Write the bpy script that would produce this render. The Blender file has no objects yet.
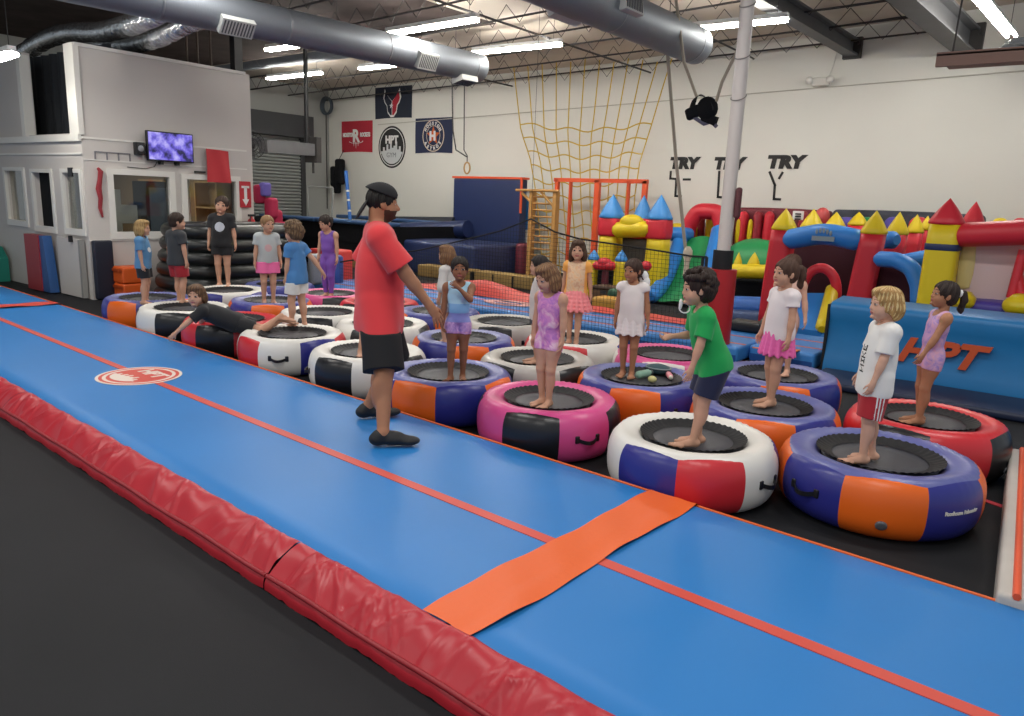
import bpy, bmesh, math, random
import numpy as np
from mathutils import Vector, Matrix
random.seed(7); np.random.seed(7)
SC = bpy.context.scene
COL = SC.collection
# ---------------------------------------------------------------- camera, world, lights, exposure
F_PX, YAW, PITCH, ROLL, CAM_H = 747.5, math.radians(-36.957), math.radians(11.986), math.radians(2.2464), 1.84
def cam_axes():
    c, s = math.cos(YAW), math.sin(YAW)
    f = np.array([s*math.cos(PITCH), c*math.cos(PITCH), -math.sin(PITCH)])
    r = np.array([c, -s, 0.0]); u = np.cross(r, f)
    return math.cos(ROLL)*r + math.sin(ROLL)*u, -math.sin(ROLL)*r + math.cos(ROLL)*u, f
CR, CU, CF = cam_axes()
cam = bpy.data.cameras.new('camera'); cam.sensor_width = 36.0; cam.lens = F_PX*36.0/1024.0
cam.clip_start = 0.05; cam.clip_end = 200
cam_ob = bpy.data.objects.new('camera', cam); COL.objects.link(cam_ob)
cam_ob.matrix_world = Matrix(((CR[0], CU[0], -CF[0], 0), (CR[1], CU[1], -CF[1], 0), (CR[2], CU[2], -CF[2], CAM_H), (0, 0, 0, 1)))
SC.camera = cam_ob
w = bpy.data.worlds.new('world'); SC.world = w; w.use_nodes = True
bg = w.node_tree.nodes['Background']; bg.inputs[0].default_value = (0.86, 0.93, 1.0, 1); bg.inputs[1].default_value = 0.45
def area_lamp(name, loc, sx, sy, power, color=(1, 0.97, 0.92)):
    l = bpy.data.lights.new(name, 'AREA'); l.shape = 'RECTANGLE'; l.size = sx; l.size_y = sy; l.energy = power; l.color = color
    o = bpy.data.objects.new(name, l); COL.objects.link(o); o.location = loc
    return o
# the rows of ceiling lamps that go on over and behind the viewer
for lx in (-9.0, -4.5, 0.0):
    for ly in (-3.0, 1.5, 6.0):
        area_lamp('ceiling_lamp', (lx, ly, 5.0), 2.4, 0.3, 88)
SC.view_settings.view_transform = 'Standard'; SC.view_settings.look = 'None'
SC.view_settings.exposure = 0.0; SC.view_settings.gamma = 1.0; SC.view_settings.use_curve_mapping = False
TUBE_STRENGTH = 85.0

def ray(px, py):
    return CR*((px-512)/F_PX) - CU*((py-358)/F_PX) + CF
def atz(px, py, z):
    d = ray(px, py); return np.array([0, 0, CAM_H]) + d*((z-CAM_H)/d[2])
def aty(px, py, y):
    d = ray(px, py); return np.array([0, 0, CAM_H]) + d*(y/d[1])
def atx(px, py, x):
    d = ray(px, py); return np.array([0, 0, CAM_H]) + d*(x/d[0])

# ---------------------------------------------------------------- materials
def lin(c):
    if isinstance(c, str):
        c = c.lstrip('#'); c = [int(c[i:i+2], 16)/255 for i in (0, 2, 4)]
    return tuple((v/12.92 if v <= 0.04045 else ((v+0.055)/1.055)**2.4) for v in c)
MATS = {}
def mat(name, color, rough=0.5, metal=0.0, spec=0.5, bump=0.0, bscale=40.0, var=0.0, vscale=6.0, emit=None, estr=0.0, sheen=0.0, coat=0.0, stretch=None, alpha=1.0, trans=0.0):
    if name in MATS: return MATS[name]
    m = bpy.data.materials.new(name); m.use_nodes = True; nt = m.node_tree; b = nt.nodes['Principled BSDF']
    c = lin(color) + (1,)
    b.inputs['Base Color'].default_value = c; b.inputs['Roughness'].default_value = rough; b.inputs['Metallic'].default_value = metal
    b.inputs['Specular IOR Level'].default_value = spec
    if sheen: b.inputs['Sheen Weight'].default_value = sheen
    if coat: b.inputs['Coat Weight'].default_value = coat; b.inputs['Coat Roughness'].default_value = 0.15
    if trans: b.inputs['Transmission Weight'].default_value = trans
    if alpha < 1: b.inputs['Alpha'].default_value = alpha
    if emit is not None:
        b.inputs['Emission Color'].default_value = lin(emit) + (1,); b.inputs['Emission Strength'].default_value = estr
    if var or bump:
        tc = nt.nodes.new('ShaderNodeTexCoord')
        mp = nt.nodes.new('ShaderNodeMapping'); nt.links.new(tc.outputs['Object'], mp.inputs[0])
        if stretch: mp.inputs['Scale'].default_value = stretch
    if var:
        n = nt.nodes.new('ShaderNodeTexNoise'); n.inputs['Scale'].default_value = vscale; n.inputs['Detail'].default_value = 5
        nt.links.new(mp.outputs[0], n.inputs['Vector'])
        r = nt.nodes.new('ShaderNodeMapRange'); r.inputs[1].default_value = 0.3; r.inputs[2].default_value = 0.7
        r.inputs[3].default_value = 1-var; r.inputs[4].default_value = 1+var
        nt.links.new(n.outputs[0], r.inputs[0])
        mx = nt.nodes.new('ShaderNodeVectorMath'); mx.operation = 'SCALE'; mx.inputs[0].default_value = c[:3]
        nt.links.new(r.outputs[0], mx.inputs['Scale']); nt.links.new(mx.outputs[0], b.inputs['Base Color'])
    if bump:
        n = nt.nodes.new('ShaderNodeTexNoise'); n.inputs['Scale'].default_value = bscale; n.inputs['Detail'].default_value = 3
        nt.links.new(mp.outputs[0], n.inputs['Vector'])
        bp = nt.nodes.new('ShaderNodeBump'); bp.inputs['Strength'].default_value = bump; bp.inputs['Distance'].default_value = 0.02
        nt.links.new(n.outputs[0], bp.inputs['Height']); nt.links.new(bp.outputs[0], b.inputs['Normal'])
    MATS[name] = m; return m

# ---------------------------------------------------------------- mesh builder
class MB:
    def __init__(s): s.v = []; s.f = []; s.m = []; s.sm = []
    def add(s, verts, faces, mi=0, smooth=False):
        o = len(s.v); s.v.extend([tuple(map(float, p)) for p in verts])
        for k, f in enumerate(faces):
            s.f.append(tuple(o+i for i in f)); s.m.append(mi if isinstance(mi, int) else mi[k]); s.sm.append(smooth)
        return s
    def box(s, lo, hi, mi=0):
        (x0, y0, z0), (x1, y1, z1) = lo, hi
        x0, x1 = min(x0, x1), max(x0, x1); y0, y1 = min(y0, y1), max(y0, y1); z0, z1 = min(z0, z1), max(z0, z1)
        return s.add([(x0, y0, z0), (x1, y0, z0), (x1, y1, z0), (x0, y1, z0), (x0, y0, z1), (x1, y0, z1), (x1, y1, z1), (x0, y1, z1)],
                     [(3, 2, 1, 0), (4, 5, 6, 7), (0, 1, 5, 4), (1, 2, 6, 5), (2, 3, 7, 6), (3, 0, 4, 7)], mi)
    def obox(s, c, ax, ay, az, mi=0):
        c = np.array(c, float); ax, ay, az = (np.array(a, float) for a in (ax, ay, az)); P = []
        for k in (-1, 1):
            for i, j in ((-1, -1), (1, -1), (1, 1), (-1, 1)): P.append(c+ax*i+ay*j+az*k)
        fl = [(3, 2, 1, 0), (4, 5, 6, 7), (0, 1, 5, 4), (1, 2, 6, 5), (2, 3, 7, 6), (3, 0, 4, 7)]
        if np.dot(np.cross(ax, ay), az) < 0: fl = [f[::-1] for f in fl]
        return s.add(P, fl, mi)
    def tube(s, pts, r, n=8, mi=0, cap=True, smooth=True, closed=False):
        P = [np.array(p, float) for p in pts]; N = len(P)
        R = r if hasattr(r, '__len__') else [r]*N
        T = []
        for i in range(N):
            if closed: t = P[(i+1) % N]-P[i-1]
            else: t = P[min(i+1, N-1)]-P[max(i-1, 0)]
            T.append(t/(np.linalg.norm(t)+1e-12))
        up = np.array([0, 0, 1.0]) if abs(T[0][2]) < 0.9 else np.array([1.0, 0, 0])
        u = np.cross(T[0], up); u /= np.linalg.norm(u)
        V = []
        for i in range(N):
            u = u - T[i]*np.dot(u, T[i]); u /= np.linalg.norm(u)+1e-12; v = np.cross(T[i], u)
            for k in range(n):
                a = 2*math.pi*k/n; V.append(P[i]+R[i]*(u*math.cos(a)+v*math.sin(a)))
        Fc = []
        for i in range(N if closed else N-1):
            j = (i+1) % N
            for k in range(n): Fc.append((i*n+k, i*n+(k+1) % n, j*n+(k+1) % n, j*n+k))
        s.add(V, Fc, mi, smooth)
        if cap and not closed:
            s.add(V[:n], [tuple(range(n-1, -1, -1))], mi); s.add(V[-n:], [tuple(range(n))], mi)
        return s
    def lathe(s, prof, c=(0, 0, 0), n=24, mi=0, smooth=True, sq=2.0, ax=None):
        # prof: (radius, z) list bottom to top; sq>2 makes the section squarish
        V = []; Fc = []
        for r, z in prof:
            for k in range(n):
                a = 2*math.pi*k/n; ca, sa = math.cos(a), math.sin(a)
                q = (abs(ca)**sq+abs(sa)**sq)**(-1/sq)
                p = np.array([r*q*ca, r*q*sa, z])
                if ax is not None: p = ax[0]*p[0]+ax[1]*p[1]+ax[2]*p[2]
                V.append(p+np.array(c, float))
        for i in range(len(prof)-1):
            for k in range(n): Fc.append((i*n+k, i*n+(k+1) % n, (i+1)*n+(k+1) % n, (i+1)*n+k))
        s.add(V, Fc, mi, smooth)
        if prof[0][0] > 1e-4: s.add(V[:n], [tuple(range(n-1, -1, -1))], mi)
        if prof[-1][0] > 1e-4: s.add(V[-n:], [tuple(range(n))], mi)
        return s
    def rbox(s, c, size, r=0.05, n=6, mi=0, ax=None, bulge=0.0, smooth=True):
        half = np.array(size, float)/2; r = min(r, min(half)*0.999); inner = half-r
        c = np.array(c, float)
        def P(u):
            p = np.array(u)*half; q = np.clip(p, -inner, inner); d = p-q; L = np.linalg.norm(d)
            if L > 1e-9: p = q+d/L*r
            if bulge:
                for a in range(3):
                    b, e = (a+1) % 3, (a+2) % 3
                    p[a] += np.sign(u[a])*abs(u[a])**4*bulge*(1-u[b]**2)*(1-u[e]**2)
            if ax is not None: p = ax[0]*p[0]+ax[1]*p[1]+ax[2]*p[2]
            return p+c
        ts = np.linspace(-1, 1, n+1); e = r/half
        for a in range(3):
            b, d = (a+1) % 3, (a+2) % 3
            tb = np.unique(np.concatenate([np.linspace(-1, -1+e[b], 4), np.linspace(-1+e[b], 1-e[b], n), np.linspace(1-e[b], 1, 4)]).round(6))
            td = np.unique(np.concatenate([np.linspace(-1, -1+e[d], 4), np.linspace(-1+e[d], 1-e[d], n), np.linspace(1-e[d], 1, 4)]).round(6))
            for sg in (-1, 1):
                V = []
                for x in tb:
                    for y in td:
                        u = [0, 0, 0]; u[a] = sg; u[b] = x; u[d] = y; V.append(P(u))
                m = len(td); Fc = []
                for i in range(len(tb)-1):
                    for j in range(m-1):
                        q = (i*m+j, (i+1)*m+j, (i+1)*m+j+1, i*m+j+1)
                        Fc.append(q if sg > 0 else q[::-1])
                s.add(V, Fc, mi, smooth)
        return s
    def ell(s, c, r, n=16, mi=0, ax=None):
        V = []; Fc = []; m = n//2
        for i in range(m+1):
            th = math.pi*i/m
            for k in range(n):
                a = 2*math.pi*k/n
                p = np.array([r[0]*math.sin(th)*math.cos(a), r[1]*math.sin(th)*math.sin(a), -r[2]*math.cos(th)])
                if ax is not None: p = ax[0]*p[0]+ax[1]*p[1]+ax[2]*p[2]
                V.append(p+np.array(c, float))
        for i in range(m):
            for k in range(n): Fc.append((i*n+k, i*n+(k+1) % n, (i+1)*n+(k+1) % n, (i+1)*n+k))
        return s.add(V, Fc, mi, True)
    def prism(s, poly, o, ux, uy, uz, mi=0):
        # polygon (x,y) extruded from o along uz
        o, ux, uy, uz = (np.array(a, float) for a in (o, ux, uy, uz)); n = len(poly)
        A = [o+ux*x+uy*y for x, y in poly]; B = [p+uz for p in A]
        s.add(A+B, [tuple(range(n-1, -1, -1)), tuple(range(n, 2*n))]+[(i, (i+1) % n, n+(i+1) % n, n+i) for i in range(n)], mi); return s
    def grid(s, fn, nu, nv, mi=0, smooth=True):
        V = [fn(i/nu, j/nv) for i in range(nu+1) for j in range(nv+1)]
        Fc = [(i*(nv+1)+j, (i+1)*(nv+1)+j, (i+1)*(nv+1)+j+1, i*(nv+1)+j+1) for i in range(nu) for j in range(nv)]
        return s.add(V, Fc, mi, smooth)
    def build(s, name, mats, parent=None, weld=False):
        me = bpy.data.meshes.new(name); off = np.zeros(3)
        V = np.array(s.v)
        if parent is not None: V = V-np.array(parent.get('_o', (0, 0, 0)))
        me.from_pydata(V.tolist(), [], s.f)
        for m in (mats if isinstance(mats, (list, tuple)) else [mats]): me.materials.append(m)
        me.polygons.foreach_set('material_index', s.m); me.polygons.foreach_set('use_smooth', s.sm)
        me.update(); me.validate()
        if weld:
            bm = bmesh.new(); bm.from_mesh(me); bmesh.ops.remove_doubles(bm, verts=bm.verts, dist=1e-5); bm.to_mesh(me); bm.free()
        o = bpy.data.objects.new(name, me); COL.objects.link(o)
        if parent is not None:
            o.parent = parent; o['_o'] = list(parent.get('_o', (0, 0, 0)))
        return o
def tag(o, label=None, cat=None, group=None, kind=None):
    if label: o['label'] = label
    if cat: o['category'] = cat
    if group: o['group'] = group
    if kind: o['kind'] = kind
    return o
def thing(name, loc, label, cat, group=None):
    o = bpy.data.objects.new(name, None); COL.objects.link(o); o.location = tuple(map(float, loc)); o.empty_display_size = 0.1
    o['_o'] = [float(a) for a in loc]
    return tag(o, label, cat, group)
def struct(o): o['kind'] = 'structure'; return o
def dup(root, loc, label=None, group=None):
    r = root.copy(); COL.objects.link(r); r.location = tuple(map(float, loc))
    if label: r['label'] = label
    if group: r['group'] = group
    for ch in root.children:
        c = ch.copy(); COL.objects.link(c); c.parent = r
        for g in ch.children:
            d = g.copy(); COL.objects.link(d); d.parent = c
    return r
def text_mesh(mb, txt, size, o, ux, uy, depth=0.004, mi=0, shear=0.0, bold=0.0, align='LEFT', sx=1.0):
    cu = bpy.data.curves.new('lettering', 'FONT'); cu.body = txt; cu.size = size; cu.shear = shear; cu.offset = bold; cu.align_x = align; cu.extrude = depth/2; cu.resolution_u = 3
    ob = bpy.data.objects.new('lettering', cu); me = bpy.data.meshes.new_from_object(ob)
    o, ux, uy = (np.array(a, float) for a in (o, ux, uy)); uz = np.cross(ux, uy)
    V = [o+ux*v.co.x*sx+uy*v.co.y+uz*(v.co.z+depth/2) for v in me.vertices]
    mb.add(V, [tuple(p.vertices) for p in me.polygons], mi)
    bpy.data.objects.remove(ob); bpy.data.curves.remove(cu); bpy.data.meshes.remove(me)
X_, Y_, Z_ = np.array([1., 0, 0]), np.array([0, 1., 0]), np.array([0, 0, 1.])
def holes_wall(mb, u0, u1, z0, z1, holes, place, mi=0):
    # wall rectangle minus holes; place(ua,ub,za,zb) -> adds a box
    us = sorted({u0, u1, *[h[0] for h in holes], *[h[1] for h in holes]}); zs = sorted({z0, z1, *[h[2] for h in holes], *[h[3] for h in holes]})
    for a, b in zip(us, us[1:]):
        run = None
        for c, d in zip(zs, zs[1:]):
            um, zm = (a+b)/2, (c+d)/2
            solid = not any(h[0] < um < h[1] and h[2] < zm < h[3] for h in holes)
            if solid: run = (run[0], d) if run else (c, d)
            if (not solid or d == zs[-1]) and run: place(a, b, run[0], run[1]); run = None
# ---------------------------------------------------------------- the setting
YW, XW, XO, YO = 16.5, -20.25, -12.53, 5.44     # far wall, roll-up-door wall, office faces
M_floor = mat('floor_foam', '#1c1d20', 0.68, spec=0.22, bump=0.12, bscale=180, var=0.12, vscale=1.3)
M_wall = mat('wall_paint', '#e0dfd8', 0.75, spec=0.25, bump=0.06, bscale=9, var=0.025, vscale=0.6)
M_office = mat('office_paint', '#c9c4bf', 0.7, spec=0.3, var=0.03, vscale=0.9)
M_trim = mat('trim_paint', '#dedcd6', 0.55, spec=0.35)
M_deck = mat('roof_deck', '#c9bfb2', 0.85, spec=0.2, var=0.06, vscale=1.5)
M_dark = mat('unlit_dark_insulation', '#4a403d', 0.9, spec=0.15, var=0.2, vscale=2)
M_steel = mat('joist_steel', '#3c3a3a', 0.6, spec=0.4)
M_beam = mat('beam_grey', '#5e5f62', 0.55, spec=0.4, var=0.08, vscale=3)
M_block = mat('block_wall', '#a7a9a6', 0.8, spec=0.2)
M_black = mat('black_vinyl', '#1a1b1e', 0.5, spec=0.4)
M_blackcloth = mat('black_cloth', '#17181b', 0.85, spec=0.15)
struct(MB().box((-24, -6, -0.1), (4, YW, 0)).build('floor', M_floor))
m = MB(); m.box((XW, YW, 0), (4, YW+0.2, 5.9)); struct(m.build('wall_back', M_wall))
# painted block courses on the roll-up door wall
m = MB(); m.box((XW-0.2, 5.0, 0), (XW, YW, 5.9)); struct(m.build('wall_left', M_block))
def ceil_z(x): return float(np.interp(x, [-24, -9.7, 4], [5.02, 5.13, 5.82]))
def ceil_slab(name, x0, x1, y0, y1, mt):
    m = MB(); z0, z1 = ceil_z(x0), ceil_z(x1)
    m.add([(x0, y0, z0), (x1, y0, z1), (x1, y1, z1), (x0, y1, z0), (x0, y0, z0+.1), (x1, y0, z1+.1), (x1, y1, z1+.1), (x0, y1, z0+.1)],
          [(0, 1, 2, 3), (7, 6, 5, 4), (4, 5, 1, 0), (5, 6, 2, 1), (6, 7, 3, 2), (7, 4, 0, 3)]); return struct(m.build(name, mt))
ceil_slab('ceiling', -9.7, 4, -6, YW, M_deck); ceil_slab('ceiling', -24, -9.7, 12.0, YW, M_deck); ceil_slab('ceiling', -24, -9.7, -6, 12.0, M_dark)  # last slab: dark insulation, with the lack of lamps also painted into its colour
# roll-up door set into the left wall
def zy(px, py): return atx(px, py, XW)
m = MB(); y0, y1 = 10.4, 15.3
for k in range(34):
    z = 0.05+k*0.1; m.tube([(XW+0.03, y0, z), (XW+0.03, y1, z)], 0.05, 6, cap=False)
struct(m.build('door_1', mat('roll_door', '#8f9492', 0.6, spec=0.35)))
m = MB(); m.box((XW, y0-0.3, 3.45), (XW+0.5, y1+0.2, 4.1)); m.box((XW, y1, 0), (XW+.12, y1+.16, 3.5)); m.box((XW, y0-.16, 0), (XW+.12, y0, 3.5)); struct(m.build('trim_1', mat('door_hood', '#3b3d40', 0.6)))
# ---- office box
HR = [(5.86, 6.80, 1.07, 1.99), (7.10, 8.05, 1.06, 1.97)]
m = MB(); holes_wall(m, YO, 8.3, 0, 3.86, HR, lambda a, b, c, d: m.box((XO-0.12, a, c), (XO, b, d)))
struct(m.build('wall_office_right', M_office))
HL = [(-15.62, -14.83, 1.13, 2.0), (-14.45, -13.72, 1.08, 1.98), (-13.27, -12.66, 1.10, 1.99), (-14.47, -12.82, 2.58, 3.9)]
m = MB(); holes_wall(m, -19.5, XO-.121, 0, 3.86, HL, lambda a, b, c, d: m.box((a, YO, c), (b, YO+0.12, d)))
struct(m.build('wall_office_left', M_office))
m = MB(); m.box((-19.5, 8.3, 0), (XO, 8.42, 3.86)); struct(m.build('wall_office_back', M_office))
m = MB(); m.box((-19.5, YO+.1, 2.36), (XO-.1, 8.3, 2.42)); struct(m.build('ceiling_office', M_dark))
# trim boards around the openings, ledges, corner post, top cap
m = MB()
for a, b, c, d in HR:
    a, b, c, d = a+.007, b-.007, c+.007, d-.007
    for lo, hi in (((XO-.02, a-.1, c-.12), (XO+.03, b+.1, c)), ((XO-.02, a-.1, d), (XO+.03, b+.1, d+.09)), ((XO-.02, a-.1, c), (XO+.03, a, d)), ((XO-.02, b, c), (XO+.03, b+.1, d))): m.box(lo, hi)
struct(m.build('trim_2', M_trim))
m = MB()
for a, b, c, d in HL[:3]:
    a, b, c, d = a+.007, b-.007, c+.007, d-.007
    for lo, hi in (((a-.07, YO-.03, c-.10), (b+.07, YO+.02, c)), ((a-.07, YO-.03, d), (b+.07, YO+.02, d+.06)), ((a-.07, YO-.03, c), (a, YO+.02, d)), ((b, YO-.03, c), (b+.07, YO+.02, d))): m.box(lo, hi)
struct(m.build('trim_3', M_trim))
m = MB(); m.box((-19.5, YO-.05, 2.46), (XO, YO+.02, 2.56)); m.box((-19.5, YO-.02, 2.26), (XO, YO, 2.29)); m.box((-12.82, YO-.04, 2.56), (XO+.02, YO+.04, 3.88)); m.box((-14.60, YO-.05, 2.565), (-14.464, YO+.10, 3.865))
struct(m.build('trim_4', M_trim))
m = MB(); m.box((XO-.14, YO-.02, 3.84), (XO+.03, 8.32, 3.89)); m.box((XO, YO, 2.50), (XO+.012, 8.3, 2.53)); m.box((XO, YO, 2.18), (XO+.01, 8.3, 2.20)); m.box((XO, YO, 0.93), (XO+.015, 8.3, 0.95)); struct(m.build('trim_5', M_trim))
m = MB()
for y in (5.62, 5.8, 5.98, 6.16): m.box((XO+.002, y-.01, 2.2), (XO+.015, y+.01, 2.32))
m.box((XO+.002, 5.62, 2.31), (XO+.016, 6.16, 2.325)); struct(m.build('trim_6', mat('grey_line', '#77757a', 0.6)))
# window panes
M_glass = mat('window_glass', '#dfe6e6', 0.03, spec=0.5, trans=1.0)
for i, (a, b, c, d) in enumerate(HR): struct(MB().box((XO-.07, a, c), (XO-.06, b, d)).build('window_%d' % (i+1), M_glass))
for i, (a, b, c, d) in enumerate(HL[:3]):
    if i != 1: struct(MB().box((a, YO+.06, c), (b, YO+.07, d)).build('window_%d' % (i+3), M_glass))
struct(MB().box((-19.4, 8.2, 0), (XO-.13, 8.28, 2.36)).build('wall_office_inside', mat('office_inside', '#8b7a66', 0.8)))
struct(MB().box((-19.4, 5.6, 2.33), (XO-.15, 8.2, 2.35)).build('ceiling_office_inside', mat('office_inside_ceiling', '#b8ad9a', 0.8)))
area_lamp('office_lamp', (-14.0, 6.9, 2.3), 1.2, 0.4, 26, (1, 0.86, 0.62)); area_lamp('office_lamp', (-16.3, 6.9, 2.3), 1.0, 0.4, 16, (1, 0.86, 0.62))
# things seen in the office
def bookcase(x, y, w, d, h, label, cx):
    t = thing('shelf_unit', (x, y, 0), label, 'shelf'); m = MB()
    for sx in (0, w-.03): m.box((x+sx, y, 0), (x+sx+.03, y+d, h))
    m.box((x, y+d-.02, 0), (x+w, y+d, h)); m.build('case', mat('shelf_wood', '#b59a72', 0.6), t)
    for k in range(5):
        z = 0.05+k*(h-.08)/4; MB().box((x, y, z), (x+w, y+d, z+.03)).build('shelf', mat('shelf_wood', '#b59a72', 0.6), t)
bookcase(-13.5, 7.8, 0.75, .3, 1.95, 'tan wooden shelf unit against the back wall inside the office', 0)
bookcase(-15.6, 7.8, 1.0, .3, 1.95, 'wide tan shelf unit deep in the office behind the left window', 0)
m = MB(); t = thing('office_cabinet', (-12.9, 6.25, 0), 'dark cabinet with framed glass door inside the first office window', 'cabinet')
m.box((-13.2, 6.5, 0), (-12.75, 6.95, 1.9)); m.build('body', mat('cabinet_dark', '#24262a', 0.5), t)
MB().box((-12.75, 6.55, 1.05), (-12.735, 6.9, 1.8)).build('door', mat('cabinet_door', '#77808a', 0.25), t)
m = MB(); m.box((-12.95, 5.9, 0), (-12.8, 6.1, 1.75)); m.box((-12.95, 5.9, 1.2), (-12.78, 6.35, 1.5)); tag(m.build('pinboard', mat('pin_board', '#c9c2b4', 0.7)), 'pale pin board standing behind the office front window', 'board')
m = MB(); m.rbox((-12.85, 7.3, .55), (.3, .5, 1.1), .05); tag(m.build('filing_cabinet', mat('orange_plastic', '#d2591f', 0.45)), 'orange cabinet standing inside the second office window', 'cabinet')
m = MB(); m.box((-13.5, 7.6, 0), (-13.46, 7.66, 2.1)); m.box((-13.0, 7.35, 0), (-12.96, 7.41, 2.3)); tag(m.build('partition_post', M_trim), 'white partition post seen through the second office window', 'post')
m = MB(); m.grid(lambda u, v: (-15.6+3.0*u, YO+.55+.03*math.sin(u*58), 2.43+1.55*v), 90, 2); tag(m.build('curtain', mat('curtain_dark', '#2d3136', 0.8)), 'dark grey curtain hanging in the opening above the office', 'curtain')
m = MB(); m.box((-14.43, YO+.09, 1.08), (-13.9, YO+.12, 1.98)); tag(m.build('door_curtain', M_blackcloth), 'black blind covering most of the middle left office window', 'blind')
struct(MB().box((-14.45, YO+.1, 1.08), (-13.72, YO+.105, 1.98)).build('window_5', M_glass))
# open half door panel by the corner
t = thing('half_door', (-13.1, YO-.06, 0), 'white half door panel leaning at the office corner', 'door')
m = MB(); m.box((-13.5, YO-.09, 0.02), (-12.72, YO-.03, .95)); m.build('panel', M_office, t); m = MB(); m.box((-12.72, YO-.1, .02), (-12.66, YO-.02, .95)); m.build('edge_strip', mat('edge_grey', '#8c8b88', 0.6), t)
m = MB(); m.box((-12.95, YO-.14, .9), (-12.9, YO-.09, 1.0)); m.build('latch', M_black, t)
m = MB(); m.box((-13.0, YO-.045, 1.92), (-12.86, YO-.02, 2.06)); tag(m.build('door_closer', M_black), 'small black bracket above the right end left office window', 'bracket')
# red and blue folded panel
t = thing('folding_mat', (-14.0, YO-.3, 0), 'red and blue folding mat leaning on the white office wall', 'mat')
MB().prism([(-14.42, 0.02), (-13.86, 0.02), (-13.86, .95), (-14.42, .95)], (0, YO-.24, 0), X_, Z_, (0, .14, 0)).build('red_panel', mat('red_vinyl_dull', '#9c3138', 0.5), t)
MB().prism([(-13.86, 0.02), (-13.58, 0.02), (-13.72, .95), (-13.86, .95)], (0, YO-.22, 0), X_, Z_, (0, .14, 0)).build('blue_panel', mat('blue_vinyl_dull', '#2c568f', 0.5), t)
t = thing('wedge_mat', (-16.4, YO-.4, 0), 'teal green wedge mat at the left edge against the office wall', 'mat')
MB().prism([(-17.4, 0), (-15.72, 0), (-15.72, .42), (-15.95, .62), (-17.4, .66)], (0, YO-.5, 0), X_, Z_, (0, .44, 0)).build('foam', mat('teal_vinyl', '#1f8272', 0.5), t)
m = MB(); m.tube([(-15.72, YO-.505, .42), (-15.95, YO-.505, .62), (-17.4, YO-.505, .66)], .012, 6); m.build('piping', mat('teal_dark', '#12594f', 0.5), t)
m = MB(); m.rbox((XO+.06, 5.6, .48), (.1, .3, .94), .03); tag(m.build('wall_pad', mat('navy_black', '#1b2030', 0.5)), 'tall black pad covering the office corner', 'pad')
t = thing('storage_crate', (XO+.24, 5.93, 0), 'orange plastic crates stacked beside the black corner pad', 'crate')
for k in range(2):
    c = MB().rbox((XO+.24, 5.93, .14+.27*k), (.36, .42, .265), .03).build('crate', mat('orange_plastic', '#d2591f', 0.45), t)
    MB().box((XO+.1, 5.70, .2+.27*k), (XO+.4, 5.715, .24+.27*k)).build('handle', mat('orange_dark', '#9e3d12', .5), c)
m = MB(); pts = [(5.64, 2.07), (5.68, 2.02), (5.66, 1.9), (5.63, 1.75), (5.65, 1.6), (5.63, 1.45), (5.66, 1.31)]
m.tube([(XO+.02, y, z) for y, z in pts], [.02, .04, .035, .045, .035, .03, .015], 8); tag(m.build('fabric_streamer', mat('maroon_cloth', '#8e2a33', .8)), 'dark red cloth strip hanging beside the first office window', 'cloth')
# television
t = thing('television', (XO+.1, 6.79, 2.48), 'wall television with violet blue picture above the office windows', 'television')
m = MB(); A, B, C, D = [np.array(p) for p in ((XO+.12, 6.40, 2.70), (XO+.12, 7.19, 2.70), (XO+.12, 7.19, 2.24), (XO+.12, 6.40, 2.24))]
m.rbox((XO+.1, 6.795, 2.47), (.06, .80, .48), .01, 2); m.build('casing', M_black, t)
ms = bpy.data.materials.new('tv_picture'); ms.use_nodes = True; nt = ms.node_tree; b = nt.nodes['Principled BSDF']; b.inputs['Base Color'].default_value = (.02, .02, .05, 1); b.inputs['Roughness'].default_value = .2
tc = nt.nodes.new('ShaderNodeTexCoord'); n1 = nt.nodes.new('ShaderNodeTexNoise'); n1.inputs['Scale'].default_value = 7; n1.inputs['Detail'].default_value = 6; nt.links.new(tc.outputs['Object'], n1.inputs['Vector'])
cr = nt.nodes.new('ShaderNodeValToRGB'); cr.color_ramp.elements[0].position = .35; cr.color_ramp.elements[0].color = (.01, .01, .06, 1); cr.color_ramp.elements[1].position = .68; cr.color_ramp.elements[1].color = (.55, .5, 1, 1)
e = cr.color_ramp.elements.new(.5); e.color = (.16, .12, .75, 1)
nt.links.new(n1.outputs[0], cr.inputs[0]); nt.links.new(cr.outputs[0], b.inputs['Emission Color']); b.inputs['Emission Strength'].default_value = .9
MB().box((XO+.128, 6.415, 2.255), (XO+.134, 7.175, 2.69)).build('screen', ms, t)
for y in (6.62, 6.9): MB().box((XO+.0, y, 2.18), (XO+.1, y+.05, 2.25)).build('bracket', M_black, t)
m = MB(); m.tube([(XO+.02, 6.6, 2.22), (XO+.02, 6.55, 2.14), (XO+.02, 6.4, 2.1), (XO+.02, 6.1, 2.11)], .006, 5); m.build('cable', M_black, t)
t = thing('wall_speaker', (XO+.06, 6.25, 2.4), 'small black speaker mounted left of the television', 'speaker')
MB().rbox((XO+.07, 6.29, 2.41), (.12, .14, .2), .012, 2).build('casing', M_black, t); m = MB(); m.lathe([(.05, 0), (.045, .01), (.0, .004)], (XO+.13, 6.29, 2.41), 16, ax=(Y_, Z_, X_)); m.build('cone', mat('speaker_cone', '#8a8c90', .5), t)
t = thing('red_banner', (XO+.05, 7.7, 2.2), 'plain red cloth banner hung over the second office window', 'banner')
MB().grid(lambda u, v: (XO+.065+.015*math.sin(u*9+v*3), 7.46+.05*(1-v)*0+.44*u+.03*(1-v)*u, 1.93+.57*v-.02*u*v), 16, 8).build('cloth', mat('red_banner', '#c0343c', .75), t)
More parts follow.
